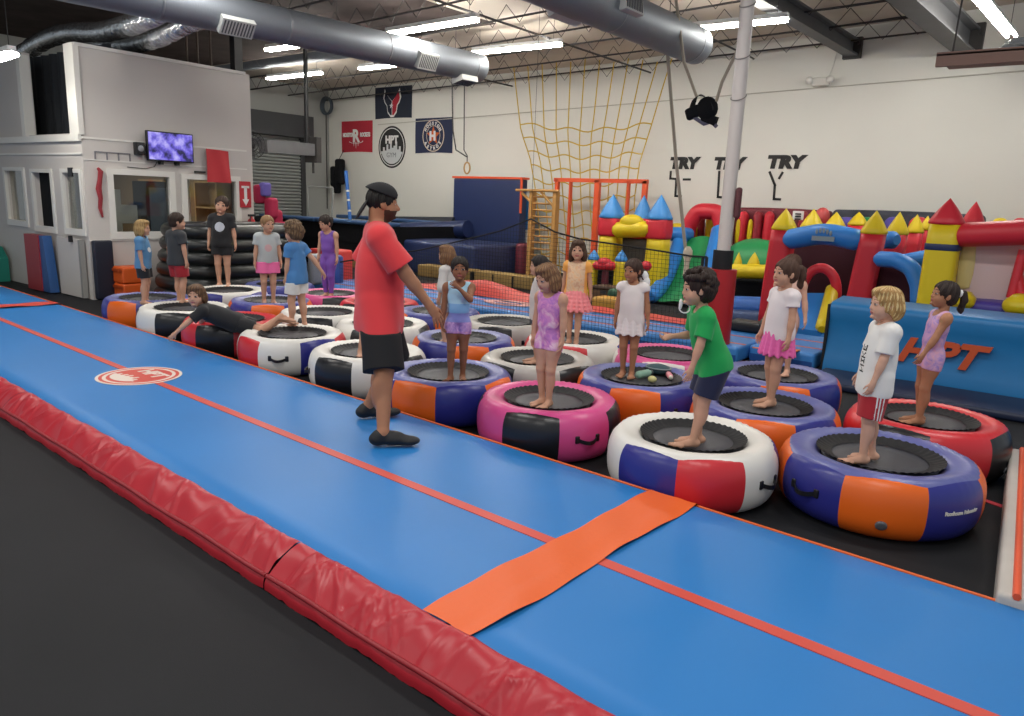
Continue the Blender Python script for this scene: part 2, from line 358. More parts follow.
m = MB(); m.box((XO+.02, 7.25, 2.08), (XO+.05, 7.45, 2.11)); m.build('rail', M_black, t)
# fire extinguisher and its sign
t = thing('extinguisher_sign', (XO+.04, 8.2, 1.7), 'red sign with white downward arrow above the fire extinguisher', 'sign')
MB().box((XO+.03, 8.11, 1.50), (XO+.045, 8.34, 1.97)).build('plate', mat('sign_red', '#b3202c', .45), t)
m = MB(); m.prism([(-.03, .17), (.03, .17), (.03, -.05), (.07, -.05), (0, -.17), (-.07, -.05), (-.03, -.05)], (XO+.047, 8.225, 1.70), Y_, Z_, (.003, 0, 0)); m.prism([(-.08, .19), (.08, .19), (.08, .15), (-.08, .15)], (XO+.047, 8.225, 1.70), Y_, Z_, (.003, 0, 0)); m.build('arrow', mat('white_paint', '#e8e8e6', .6), t)
t = thing('fire_extinguisher', (XO+.1, 8.28, 1.0), 'red fire extinguisher hanging below its red sign', 'fire extinguisher')
m = MB(); m.lathe([(.0, .90), (.07, .91), (.075, .95), (.075, 1.22), (.06, 1.28), (.025, 1.31), (.025, 1.34)], (XO+.12, 8.28, 0), 18); m.build('cylinder', mat('extinguisher_red', '#b01f2a', .3), t)
m = MB(); m.box((XO+.1, 8.22, 1.34), (XO+.14, 8.36, 1.38)); m.tube([(XO+.14, 8.25, 1.35), (XO+.2, 8.2, 1.25), (XO+.2, 8.22, 1.05)], .012, 6); m.build('valve', M_black, t)
MB().box((XO+.195, 8.23, .98), (XO+.2, 8.33, 1.12)).build('tag', mat('white_paint', '#e8e8e6', .6), t)
t = thing('clothes_bundle', (XO+.3, 8.75, 0), 'pink and red garments hanging behind the fire extinguisher', 'clothes')
m = MB()
for k, (dx, dy, z, s) in enumerate(((-.1, 0, 1.75, .16), (.05, .15, 1.5, .18), (-.05, .3, 1.25, .2), (.1, .4, 1.0, .22))): m.rbox((XO+dx, 8.62+dy, z), (s*1.1, s*1.3, s*2.2), s*.4, 3)
m.build('garments', mat('magenta_cloth', '#a81f46', .8), t); m = MB(); m.rbox((XO+.0, 8.68, 1.84), (.16, .2, .26), .05, 3); m.build('hood', mat('violet_cloth', '#6a5fae', .8), t)
m = MB(); m.rbox((XO-.1, 8.62, .7), (.3, .3, 1.3), .12, 3); m.build('dark_coat', M_blackcloth, t)
# ---------------------------------------------------------------- roof steel, ducts, lamps
JG = 'open-web steel joists under the roof deck'
for k, y in enumerate((16.2, 14.9, 13.6, 12.3, 11.0, 9.7, 8.4)):
    x0, x1 = (-20.2, -2.5) if y > 12.4 else (-13.5, -2.5)
    t = thing('roof_joist', ((x0+x1)/2, y, 5.0), 'dark open-web steel joist crossing under the roof deck', 'joist', JG)
    zt = lambda x: ceil_z(x)-.03
    zb = lambda x: ceil_z(x)-.36
    m = MB(); m.tube([(x0, y, zt(x0)), (x1, y, zt(x1))], .022, 4, smooth=False); m.build('top_chord', M_steel, t)
    m = MB(); m.tube([(x0, y, zb(x0)), (x1-.45, y, zb(x1)), (x1, y, zt(x1))], .018, 4, smooth=False); m.build('bottom_chord', M_steel, t)
    m = MB(); n = int((x1-.45-x0)/.3)
    P = [(x0+.3*i, y, zb(x0+.3*i) if i % 2 else zt(x0+.3*i)) for i in range(n+1)]
    m.tube(P, .009, 4, cap=False, smooth=False); m.build('web', M_steel, t)
for x, ya, yb in ((-12.6, 12.4, 16.3), (-8.6, 8.3, 16.3), (-6.2, 8.3, 16.3)):
    z = ceil_z(x)-.38; m = MB(); m.tube([(x, ya, z), (x, yb, z)], .02, 4, smooth=False)
    tag(m.build('bracing_rod', M_steel), 'thin steel bracing rod tied under the joists', 'rod', 'bracing rods under the joists')
def ibeam(name, xa, ya, xb, yb, z, wd, h, label):
    t = thing(name, ((xa+xb)/2, (ya+yb)/2, z), label, 'beam'); m = MB()
    d = np.array([xb-xa, yb-ya, 0.]); L = np.linalg.norm(d); d /= L; s = np.array([d[1], -d[0], 0]); c = np.array([(xa+xb)/2, (ya+yb)/2, z])
    m.obox(c+Z_*h/2, d*L/2, s*wd/2, Z_*.02); m.obox(c-Z_*h/2, d*L/2, s*wd/2, Z_*.02); m.obox(c, d*L/2, s*.02, Z_*h/2); m.build('girder', M_beam, t)
    m = MB(); e = np.array([xb, yb-.06, z]); m.obox(e, s*wd*.7, d*.05, Z_*h*.75)
    for k in (-1, 1): m.tube([e+s*k*wd*.5+Z_*h*.3-d*.12, e+s*k*wd*.5+Z_*h*.3], .03, 6)
    m.build('bracket', M_steel, t); return t
ibeam('roof_beam', -4.9, 2.0, -4.28, YW, 5.0, .24, .26, 'grey steel roof beam running to the wall left of the bare emergency lamp cable')
ibeam('roof_beam', -3.2, 2.0, -2.30, YW, 4.95, .34, .40, 'wide grey steel roof beam running to the wall above the hanging board')
M_duct = mat('duct_metal', '#868c94', 0.55, metal=0.6, spec=0.5, bump=0.1, bscale=14, stretch=(1, 6, 1))
M_duct2 = mat('duct_seam', '#8c9197', 0.4, metal=0.65)
M_grille = mat('grille', '#b9bbb8', 0.5, spec=.4)
def duct(name, A, B, r, label, regs, flat_end=True):
    A, B = np.array(A, float), np.array(B, float); d = B-A; L = np.linalg.norm(d); d /= L
    s = np.cross(d, Z_); s /= np.linalg.norm(s); u = np.cross(s, d)
    t = thing(name, (A+B)/2, label, 'duct'); m = MB(); prof = []
    n = int(L/.18)
    for i in range(n+1): prof.append((r*(1.008 if i % 2 else 1.0), L*i/n))
    m.lathe([(0.0, 0)]+prof+[(r*.985, L+.02), (0, L+.02)], A, 32, ax=(s, u, d)); m.build('pipe', M_duct, t)
    for f in (0.2, .45, .7, .97):
        q = MB(); q.lathe([(r*1.0, -.02), (r*1.025, -.015), (r*1.025, .015), (r*1.0, .02)], A+d*L*f, 32, ax=(s, u, d)); q.build('band', M_duct2, t)
    for f, ang, wl, wh in regs:
        n_ = s*math.cos(ang)+u*math.sin(ang); v = np.cross(d, n_); c = A+d*L*f+n_*(r+.03)
        g = MB(); g.obox(c, d*wl/2, v*wh/2, n_*.05); go = g.build('register', M_grille, t)
        q = MB()
        for k in range(10): q.obox(c+n_*.052+d*wl*(-.42+.84*k/9), d*wl*.018, v*wh*.4, n_*.006)
        q.build('grille', mat('grille_dark', '#4a4c50', .6), go)
    for f in (.15, .6, .95):
        q = MB(); c = A+d*L*f; q.tube([c-s*r+Z_*.0, c-s*r+Z_*(5.2-c[2])], .006, 4); q.build('hanger', M_steel, t)
    return t
# main duct ends left of the lamps; its second half runs over the office
duct('air_duct', (-10.75, 4.2, 4.32), (-9.92, 11.75, 4.30), .262, 'round silver air duct ending near the hanging rings', [(.335, -.72, .5, .25), (.80, -.45, .42, .28), (.945, -1.35, .4, .3)])
duct('air_duct', (-5.52, 3.0, 4.32), (-5.36, 11.6, 4.30), .275, 'round silver air duct ending in front of the tall pole', [(.70, .15, .45, .26), (.62, 3.6, .6, .25)])
bA, bB = aty(241, 61, 12.3), aty(352, 46, 12.3); duct('air_duct', bA+(bA-bB)*.6, bB+(bB-bA)*.25, .25, 'pale branch duct crossing behind the main duct over the office', [])
# two crinkled foil hoses
M_foil = mat('foil', '#dfe3e6', 0.25, metal=0.9, bump=0.9, bscale=22)
def foil(pix, Y, r, label):
    P = [aty(px, py, y) for (px, py), y in zip(pix, Y)]; Q = []
    for i in range(len(P)-1):
        for k in range(8): Q.append(P[i]+(P[i+1]-P[i])*k/8)
    Q.append(P[-1]); Q = np.array(Q)
    for _ in range(10): Q[1:-1] = (Q[:-2]+Q[2:]+Q[1:-1]*2)/4
    D = [Q[0]]
    for a, b in zip(Q, Q[1:]):
        for k in range(1, 5): D.append(a+(b-a)*k/4)
    m = MB(); m.tube(D, [r*(1+.07*math.sin(i*2.4)+.07*random.uniform(-1, 1)) for i in range(len(D))], 16); return tag(m.build('flexible_duct', M_foil), label, 'duct')
foil([(168, 8), (148, 18), (125, 27), (100, 33), (72, 31), (48, 38), (28, 50), (18, 58)], [6.2, 6.2, 6.2, 6.3, 6.4, 6.4, 6.4, 6.4], .15, 'upper crinkled foil duct snaking above the office opening')
foil([(205, 18), (188, 22), (170, 32), (150, 41), (128, 45), (102, 45), (80, 50)], [6.6, 6.6, 6.6, 6.6, 6.7, 6.8, 6.9], .14, 'lower crinkled foil duct lying behind the office wall top')
m = MB(); m.rbox((-15.3, 7.6, 3.1), (3.6, 1.0, 1.3), .1, 3); tag(m.build('storage_stack', mat('loft_dark', '#22211f', .9)), 'dark stored bundles in the loft above the office', 'storage')
m = MB(); m.box((XO-.25, 8.2, 3.86), (XO-.1, 8.36, 4.6)); struct(m.build('trim_7', M_black))
m = MB()
for y in (7.4, 7.6, 7.85): m.tube([(XO-.3, y, 2.43), (XO-.45, y+.1, 5.0)], .02, 5)
tag(m.build('loft_struts', mat('strut_brown', '#4a3d34', .8)), 'thin brown struts standing behind the office wall top', 'struts')
M_tube = mat('lamp_tube', '#ffffff', 0.4, emit='#fffaf0', estr=TUBE_STRENGTH)
M_fix = mat('lamp_housing', '#e6e6e4', 0.5)
def lamp(A, B, label):
    A, B = np.array(A, float), np.array(B, float); d = B-A; L = np.linalg.norm(d); d /= L; s = np.cross(d, Z_); c = (A+B)/2
    t = thing('strip_light', c, label, 'ceiling light'); m = MB()
    m.obox(c+Z_*.05, d*L/2, s*.05, Z_*.03)
    m.prism([(-.05, .03), (.05, .03), (.075, .005), (.07, 0), (.0, .02), (-.07, 0), (-.075, .005)], c-d*L/2, s, Z_, d*L); m.build('housing', M_fix, t)
    for k in (-1, 1):
        q = MB(); q.tube([c+s*.06*k-d*L*.49-Z_*.025, c+s*.06*k+d*L*.49-Z_*.025], .024, 10); q.build('tube', M_tube, t)
        q = MB(); q.tube([c+d*L*.42*k+Z_*.08, c+d*L*.42*k+Z_*(ceil_z(c[0])-c[2])], .005, 4); q.build('wire', M_steel, t)
ZL = 4.72
def lp(a, b, z=ZL): return atz(*a, z), atz(*b, z)
lamp(*lp((387, 33), (477, 18)), 'glowing strip light above the main duct, largest on the left side')
lamp(*lp((473, 52), (561, 43)), 'glowing strip light between the end of the main duct and the climbing net')
A, B = lp((690, 28), (788, 18)); lamp(B+(A-B)*1.35, B, 'glowing strip light behind the tall pole')
A, B = lp((360, 68), (404, 63)); lamp(A, A+(B-A)*1.45, 'glowing strip light seen below the main duct near the bull flag')
lamp(*lp((268, 78), (321, 72)), 'glowing strip light in front of the roll-up door')
A, B = lp((267, 49), (310, 43)); lamp(A, A+(B-A)*1.5, 'glowing strip light in the gap under the main duct above the branch duct')
lamp(*lp((978, -6), (1012, 35)), 'glowing strip light running toward the wall above the hanging board')
A, B = atz(0, 56, 3.45), atz(12, 52, 3.45); lamp(A-(B-A)*1.6, B, 'glowing strip light at the left edge over the office')
# ---------------------------------------------------------------- on the far wall
M_navy = mat('flag_navy', '#26304e', .8); M_nred = mat('flag_red', '#b22a3b', .8); M_white = mat('white_paint', '#e8e8e6', .6); M_ink = mat('black_letters', '#242424', .7)
wy = YW-.012
def wpt(px, py): p = aty(px, py, YW); return p[0], p[2]
def flag(name, x0, x1, z0, z1, mt, label):
    t = thing(name, ((x0+x1)/2, YW, z0), label, 'flag')
    MB().grid(lambda u, v: (x0+(x1-x0)*u, YW-.015-.008*math.sin(u*11+v*4)*(.3+v*.7), z1-(z1-z0)*v+.02*math.sin(u*math.pi)*v), 20, 10).build('cloth', mt, t)
    return t
def flat(t, name, polys, mt, cx, cz, s, y=YW-.03):
    m = MB()
    for p in polys: m.prism([(x, z) for x, z in p], (cx, y, cz), X_*s, Z_*s, (0, -.006, 0))
    return m.build(name, mt, t)
def ring(r0, r1, n=40, sx=1.0):
    out = []
    for k in range(n):
        a, b = 2*math.pi*k/n, 2*math.pi*(k+1)/n
        out.append([(r0*math.cos(a)*sx, r0*math.sin(a)), (r1*math.cos(a)*sx, r1*math.sin(a)), (r1*math.cos(b)*sx, r1*math.sin(b)), (r0*math.cos(b)*sx, r0*math.sin(b))])
    return out
def disc(r, n=40, sx=1.0): return [[(r*math.cos(2*math.pi*k/n)*sx, r*math.sin(2*math.pi*k/n)) for k in range(n)]]
# bull head flag
t = flag('wall_flag', -18.03, -16.45, 4.08, 5.0, mat('flag_dark', '#232a3a', .8), 'dark flag with a white outlined bull head, highest on the far wall')
bl = [(-.30, .36), (-.36, .12), (-.30, -.02), (-.22, -.1), (-.18, -.3), (-.06, -.42), (0, -.42), (0, .02), (-.12, .12), (-.2, .2)]
br = [(-x, z) for x, z in bl]
cx, cz = -17.27, 4.56
flat(t, 'bull_outline', [[(x*1.12, z*1.1) for x, z in bl], [(x*1.12, z*1.1) for x, z in br]], M_white, cx, cz, .95)
flat(t, 'bull_left', [[(x*.92-.015, z*.95) for x, z in bl]], mat('flag_dark', '#232a3a', .8), cx, cz, .95, YW-.037)
flat(t, 'bull_right', [[(x*.92+.015, z*.95) for x, z in br]], M_nred, cx, cz, .95, YW-.037)
star = [((.09 if k % 2 == 0 else .04)*math.cos(math.pi/2+k*math.pi/5)-.02, (.09 if k % 2 == 0 else .04)*math.sin(math.pi/2+k*math.pi/5)-.12) for k in range(10)]
flat(t, 'star', [star], M_white, cx, cz, .95, YW-.045)
# red flag
t = flag('wall_flag', -19.6, -18.15, 3.10, 4.06, M_nred, 'red flag with a white R emblem hanging leftmost on the far wall')
m = MB(); text_mesh(m, 'R', .52, (-18.88, YW-.05, 3.43), X_, Z_, .01, bold=.02, align='CENTER'); text_mesh(m, 'HOUSTON', .17, (-19.50, YW-.05, 3.58), X_, Z_, .01, sx=.62, bold=.008); text_mesh(m, 'ROCKETS', .17, (-18.68, YW-.05, 3.58), X_, Z_, .01, sx=.62, bold=.008)
for k in (-1, 0, 1): m.prism([(-.015, 0), (.015, 0), (.0, -.2 if k == 0 else -.13)], (-18.88+.1*k, YW-.05, 3.42), X_, Z_, (0, -.006, 0))
for p in ring(.2, .225, 30, 1.5)[16:30]: m.prism([(x, z*.35) for x, z in p], (-18.88, YW-.05, 3.45), X_, Z_, (0, -.006, 0))
m.build('emblem', M_white, t)
# navy star flag
t = flag('wall_flag', -16.3, -14.82, 3.06, 4.05, M_navy, 'navy flag with a round badge and an orange star, rightmost on the far wall')
cx, cz = -15.56, 3.55; M_or = mat('flag_orange', '#d5672f', .75)
flat(t, 'badge_ring', ring(.42, .45, 44, .95), mat('flag_pale', '#d9c9b8', .75), cx, cz, 1); flat(t, 'inner_ring', ring(.27, .285, 40, .95), mat('flag_pale', '#d9c9b8', .75), cx, cz, 1)
flat(t, 'star', [[((.27 if k % 2 == 0 else .12)*math.cos(math.pi/2+k*math.pi/5), (.27 if k % 2 == 0 else .12)*math.sin(math.pi/2+k*math.pi/5)) for k in range(10)]], M_or, cx, cz, 1)
m = MB(); text_mesh(m, 'H', .34, (cx, YW-.06, cz-.12), X_, Z_, .01, bold=.02, align='CENTER')
for wd, a0, a1 in (('HOUSTON', 150, 30), ('ASTROS', 215, 325)):
    for i, ch in enumerate(wd):
        a = math.radians(a0+(a1-a0)*i/(len(wd)-1)); rad = np.array([math.cos(a)*.95, 0, math.sin(a)]); up = rad if a0 < 180 else -rad; rt = np.array([up[2], 0, -up[0]])
        text_mesh(m, ch, .12, np.array([cx, YW-.05, cz])+rad*.35-up*.045, rt, up, .008, bold=.006, align='CENTER')
m.build('lettering', M_white, t)
# round gym sign
cx, cz = -17.3, 3.25
t = thing('round_sign', (cx, YW, cz-.6), 'round black and white gym sign reading HPT between the three flags', 'sign')
flat(t, 'plate', disc(.62, 48, .95), M_ink, cx, cz, 1, YW-.003); flat(t, 'rim', ring(.54, .565, 48, .95), M_white, cx, cz, 1, YW-.010)
sky = [(-.47, -.2)]
for k, h in enumerate((0, .12, .02, .2, .06, .26, .1, .16, .28, .05, .14, -.02)): sky += [(-.46+.077*k, h-.12), (-.46+.077*(k+1), h-.12)]
sky += [(.47, -.2)]+[(.50*math.cos(-a)*.95, .50*math.sin(-a)) for a in np.linspace(.4, math.pi-.4, 16)]
flat(t, 'skyline', [sky], mat('sign_pale', '#cfd2d4', .7), cx, cz, 1, YW-.010)
m = MB(); text_mesh(m, 'HPT', .30, (cx, YW-.014, cz+.12), X_, Z_, .008, bold=.016, align='CENTER'); m.build('lettering', M_white, t)
m = MB(); text_mesh(m, 'GYM', .2, (cx, YW-.03, cz-.3), X_, Z_, .006, align='CENTER'); m.build('lower_lettering', mat('sign_mid', '#8b9094', .7), t)
# TRY lettering
def wall_word(px, py, hgt, wd_x, txt, label):
    x, z = wpt(px, py); t = MB(); text_mesh(t, txt, hgt*1.40, (x, wy, z), X_, Z_, .006, bold=.025, shear=.12, sx=wd_x)
    return tag(t.build('wall_lettering', M_ink), label, 'lettering')
wall_word(670, 168, .235, 1.12, 'TRY', 'black painted word TRY at the left behind the hanging rope')
wall_word(714, 168.5, .235, 1.12, 'TRY', 'black painted word TRY half hidden by the tall pole')
wall_word(767, 167.5, .245, 1.2, 'TRY', 'black painted word TRY right of the tall pole')
def strokes(paths, label, wdt=.05):
    m = MB()
    for P in paths:
        Q = [np.array([wpt(*p)[0], 0, wpt(*p)[1]]) for p in P]
        for a, b in zip(Q, Q[1:]):
            d = b-a; L = np.linalg.norm(d); d /= L; s = np.array([d[2], 0, -d[0]])
            m.obox((a+b)/2+Y_*(wy-.0), d*(L/2+wdt/2), s*wdt/2, Y_*.004)
    return tag(m.build('wall_lettering', M_ink), label, 'lettering')
strokes([[(671, 172), (670.5, 178.5), (676.5, 179), (675.5, 196), (681, 196.4)], [(684, 179.5), (690, 179.5)]], 'broken black letter outline below the left TRY')
strokes([[(719.5, 172), (718, 197), (725, 197.6)]], 'broken black letter outline below the middle TRY')
strokes([[(770, 172.5), (775, 185), (774, 199), (780, 199.4)], [(779.5, 178), (782.5, 173)]], 'broken black Y outline below the right TRY')
m = MB(); a, b = np.array([-17.9, YW-.02, 3.92]), np.array([-1.2, YW-.02, 4.40]); m.tube([a, b], .012, 6); m.tube([b, (3, YW-.02, 4.5)], .012, 6); tag(m.build('conduit', mat('conduit', '#b9b5ab', .5)), 'thin conduit crossing the upper far wall', 'conduit')
t = thing('emergency_light', (-4.79, YW-.1, 4.36), 'small white emergency light unit hanging from a cable on the far wall', 'emergency light')
m = MB(); m.rbox((-4.8, YW-.1, 4.40), (.34, .14, .16), .03, 2); m.build('housing', M_trim, t)
for k in (-1, 1): q = MB(); q.lathe([(.0, 0), (.05, .0), (.075, .1), (.0, .1)], (-4.8+.2*k, YW-.14, 4.42), 14, ax=(X_, Z_, -Y_)); q.build('lamp_head', M_trim, t)
q = MB(); q.tube([(-4.68, YW-.06, 4.46), (-4.62, YW-.05, 4.7), (-4.58, YW-.05, 4.98)], .014, 6); q.build('cable', M_trim, t)
# hanging board at the upper right with clutter on top
t = thing('hanging_board', (-.6, 11.0, 3.6), 'brown board hung from the roof at the upper right', 'board')
p0, p1 = aty(942, 60, 11.0), aty(1040, 51, 11.0); zb = p0[2]
m = MB(); m.box((p0[0], 10.6, zb-.14), (p0[0]+2.6, 10.66, zb+.0)); m.box((p0[0], 10.6, zb-.02), (p0[0]+2.6, 11.6, zb+.02)); m.build('board', mat('board_brown', '#9a7a6c', .65), t)
m = MB(); m.tube([(p0[0]+.15, 10.7, zb), (p0[0]+.2, 10.7, 5.5)], .012, 6); m.build('rod', M_steel, t)
for i, (dx, r, l) in enumerate(((.75, .10, 'coiled silver strap lying on the hanging board'), (1.15, .12, 'coiled dark strap lying on the hanging board'))):
    m = MB()
    for k in range(3): m.tube([(p0[0]+dx+.16*math.cos(a)+.05*k, 11.0+.2*math.sin(a), zb+.05+.04*k) for a in np.linspace(0, 2*math.pi, 18)], .03, 6, cap=False)
    tag(m.build('strap_coil', mat('strap_%d' % i, ('#9ea3a6', '#3f4144')[i], .5)), l, 'strap')
# fan, barrel, boxes on the roll-up door wall
t = thing('wall_fan', (-14.6, 9.2, 2.9), 'round black caged wall fan beside the office end', 'fan')
fc = aty(251, 145, 9.4); fn = np.array([.82, -.57, 0]); fs = np.array([.57, .82, 0])
m = MB()
for r in (.28, .21, .14, .07): m.tube([fc+fn*(.1-.25*r)+fs*r*math.cos(a)+Z_*r*math.sin(a) for a in np.linspace(0, 2*math.pi, 30)], .007, 5, cap=False)
for k in range(24):
    a = 2*math.pi*k/24; m.tube([fc+fn*.1, fc+fn*.03+(fs*math.cos(a)+Z_*math.sin(a))*.28], .004, 4)
m.build('cage', M_black, t)
m = MB(); m.ell(fc-fn*.06, (.09, .09, .1), 12); m.build('motor', M_steel, t)
for k in range(3):
    a = 2*math.pi*k/3+.4; d1 = fs*math.cos(a)+Z_*math.sin(a); d2 = np.cross(fn, d1); q = MB(); q.add([fc+d1*.04, fc+d1*.1+d2*.09+fn*.03, fc+d1*.25+d2*.1+fn*.03, fc+d1*.26-d2*.03-fn*.02, fc+d1*.08-d2*.03-fn*.02], [(0, 1, 2, 3, 4), (4, 3, 2, 1, 0)]); q.build('blade', mat('fan_blade', '#6f7174', .5), t)
q = MB(); q.tube([fc-fn*.1, fc-fn*.15-Y_*.5, (XO, 8.45, fc[2])], .03, 6); q.build('bracket', M_steel, t)
pa, pb = aty(263, 146, 10.2), aty(313, 150, 12.0)
t = thing('grey_boom', (pa+pb)/2, 'grey steel boom with a dark clamp behind the wall fan', 'boom')
m = MB(); d = (pb-pa)/np.linalg.norm(pb-pa); s = np.cross(d, Z_); m.obox((pa+pb)/2, (pb-pa)/2, s*.12, np.cross(s, d)*.14); m.build('arm', M_beam, t)
m = MB(); m.obox(pb, d*.1, s*.17, Z_*.3); m.tube([pb-Z_*.3, pb-Z_*.55], .03, 6); m.build('clamp', M_steel, t)
m = MB(); m.tube([pb-d*.25+Z_*.14, (pb-d*.25)*[1, 1, 0]+Z_*5.12], .05, 8); m.build('hanger', M_black, t)
m = MB(); P = []
for i in range(40):
    u = i/39; P.append((XW+.1, 10.6+u*5.0, 3.55+.0+.42*abs(math.sin(u*math.pi*4))**.7*-1+.4))
m.tube(P, .014, 5); tag(m.build('cable', M_steel), 'slack looped cable strung along the roll-up door hood', 'cable')
t = thing('wall_hose', (-19.9, YW-.2, 4.0), 'dark coiled hose hung high in the room corner', 'hose'); c = aty(328, 106, YW-.3); m = MB()
for k in range(4): m.tube([c+X_*.22*math.cos(a)*(1+.04*k)+Z_*.24*math.sin(a)*(1+.03*k)-Y_*.03*k for a in np.linspace(0, 2*math.pi, 24)], .03, 6, cap=False)
m.build('coil', mat('hose_dark', '#45505a', .5), t); m = MB(); m.tube([c-Z_*.2-X_*.1, c*[1, 1, 0]+Z_*1.3-X_*.1], .02, 5); m.build('drop', M_steel, t)
c = aty(338, 175, YW-.3); t = thing('hanging_harness', c, 'black harness bags hanging in the room corner', 'bag'); m = MB()
for dx, dz, a, b in ((.1, .1, .2, .5), (-.18, -.05, .14, .4), (-.05, -.3, .14, .35)): m.rbox(c+X_*dx+Z_*dz, (a*1.5, .25, b*1.6), .08, 3)
m.build('bag', M_blackcloth, t); q = MB(); q.tube([c+Z_*.4, c+Z_*.8+Y_*.25], .012, 5); q.build('strap', M_black, t)
a, b = aty(346, 172, 14.8), aty(350, 218, 14.6); t = thing('leaning_pole', b, 'blue pole with white bands leaning near the room corner', 'pole'); m = MB(); m.tube([b+(b-a)*.35, a+(a-b)*.02], .05, 10); m.build('shaft', mat('pole_blue', '#2f6fc4', .4), t)
for f in (.42, .62, .85): q = MB(); d = (b-a); q.tube([a+d*(f-.02), a+d*(f+.02)], .054, 10); q.build('band', M_white, t)
t = thing('metal_stand', (-18.2, 14.5, 1.2), 'pale metal frame stand in front of the roll-up door', 'stand'); m = MB()
pA, pB, pC, pD = aty(308, 186, 14.5), aty(309, 214, 14.5), aty(333, 188, 14.5), aty(332, 212, 14.5)
for a, b in ((pA, pB), (pA, pC), (pC, pD)): m.tube([a, b], .025, 6)
m.tube([pB, pB*[1, 1, 0]], .025, 6); m.tube([pD, pD*[1, 1, 0]], .025, 6); m.build('frame', mat('stand_grey', '#9da0a0', .4), t)
# ropes: rings, swing harness and knotted rope
M_rope = mat('rope', '#a39a8b', .85)
c = aty(467, 168, 14.0); t = thing('gym_rings', c, 'wooden ring hanging on straps left of the navy pads', 'ring')
m = MB(); m.tube([c+X_*.09*math.cos(a)+Z_*.13*math.sin(a) for a in np.linspace(0, 2*math.pi, 24)], .02, 8, cap=False); m.build('ring', mat('ring_wood', '#b08a55', .5), t)
q = MB(); q.tube([c+Z_*.13, c+Z_*.28, aty(464, 150, 14.0), aty(464, 80, 14.0)*[1, 1, 0]+Z_*5.1], .014, 5); q.build('strap', M_steel, t)
q = MB(); q.tube([c+Z_*.25, aty(456, 150, 14.0), aty(453, 130, 14.0), aty(451, 80, 14.0)*[1, 1, 0]+Z_*5.1], .018, 5); q.build('strap', M_steel, t)
P = [aty(665, 12, 11.0), aty(668, 60, 11.0), aty(676, 160, 11.0), aty(684, 235, 11.0), aty(687, 262, 11.0)]
t = thing('climbing_rope', P[-1], 'long rope hanging with a knotted end left of the tall pole', 'rope'); m = MB(); m.tube(P, .028, 8); m.build('cord', M_rope, t)
m = MB(); m.lathe([(.03, 0), (.05, .05), (.04, .2), (.05, .3), (.075, .36), (.07, .44), (.03, .5)], P[-1]-Z_*.26, 12); m.build('knot', mat('rope_pale', '#cfc4ae', .85), t)
c = aty(702, 111, 10.5); t = thing('swing_harness', c, 'black sling harness hung from two straps left of the tall pole', 'harness')
m = MB()
def sling(u, v):
    a = -1.9+3.8*u; return c+X_*(.26*math.sin(a*.8)+.03*v)+Z_*(.05+.20*math.cos(a)-.10*v*math.sin(a*2))+Y_*(.18*(v-.5)+.05*math.sin(a*3))
m.grid(sling, 24, 8); rx = np.array([.9, 0, .35]); rx /= np.linalg.norm(rx); rz = np.array([-rx[2], 0, rx[0]])
m.ell(c+X_*.10+Z_*.04, (.21, .12, .22), 16, ax=(rx, Y_, rz)); m.rbox(c-X_*.17-Z_*.02, (.22, .14, .30), .05, 3, ax=(rz, Y_, -rx)); m.prism([(-.05, .0), (.33, -.12), (.28, -.28), (.02, -.18)], c-Y_*.05, X_, Z_, (0, .1, 0)); m.v = [tuple(c+(np.array(q_)-c)*.76) for q_ in m.v]; m.build('sling', M_blackcloth, t)
q = MB(); q.tube([c-X_*.12-Z_*.08, c+X_*.05-Z_*.18, c+X_*.15-Z_*.15, c+X_*.24-Z_*.22], .03, 6); q.build('buckle_strap', mat('strap_grey', '#5b5a6e', .6), t)
q = MB(); q.tube([c-X_*.1+Z_*.2, aty(684, 62, 10.5), aty(676, 0, 10.5)], .022, 6); q.build('strap', M_rope, t)
q = MB(); q.tube([c+X_*.2+Z_*.12, aty(722, 82, 10.5), aty(740, 45, 10.5)], .022, 6); q.build('strap', M_rope, t)
# tall pole with red pad
pb = atz(719, 343, .2); py = pb[1]
top, bot = aty(748, 0, py), aty(722.5, 262, py)
d = (top-bot); top2 = bot+d*((5.35-bot[2])/d[2]); base = bot+d*((0-bot[2])/d[2])
t = thing('column', base*[1, 1, 0], 'tall white steel pole with a red padded base', 'pole')
m = MB(); m.tube([bot-Z_*.3, top2], .080, 18); m.build('pole', mat('pole_white', '#d3cbc6', .45), t)
m = MB(); m.tube([base, base+(bot-base)*.93], .180, 20); m.build('pad', mat('pad_red', '#b5252c', .4), t)
m = MB(); m.tube([base+(bot-base)*.93, base+(bot-base)*1.12], .12, 18); m.build('collar', M_black, t)
for zz in (3.1, 3.55, 4.1): q = MB(); f = (zz-bot[2])/d[2]; c = bot+d*f; q.tube([c+np.array([.085*math.cos(a), .085*math.sin(a), .05*math.sin(a)]) for a in np.linspace(0, 2*math.pi, 18)], .008, 4, cap=False); q.build('tape', mat('tape_grey', '#8c8784', .6), t)
c = aty(738, 203, py); q = MB(); q.rbox(c, (.07, .08, .36), .03, 3); q.build('strap_pack', mat('strap_maroon', '#5e3338', .7), t)
POLE = base
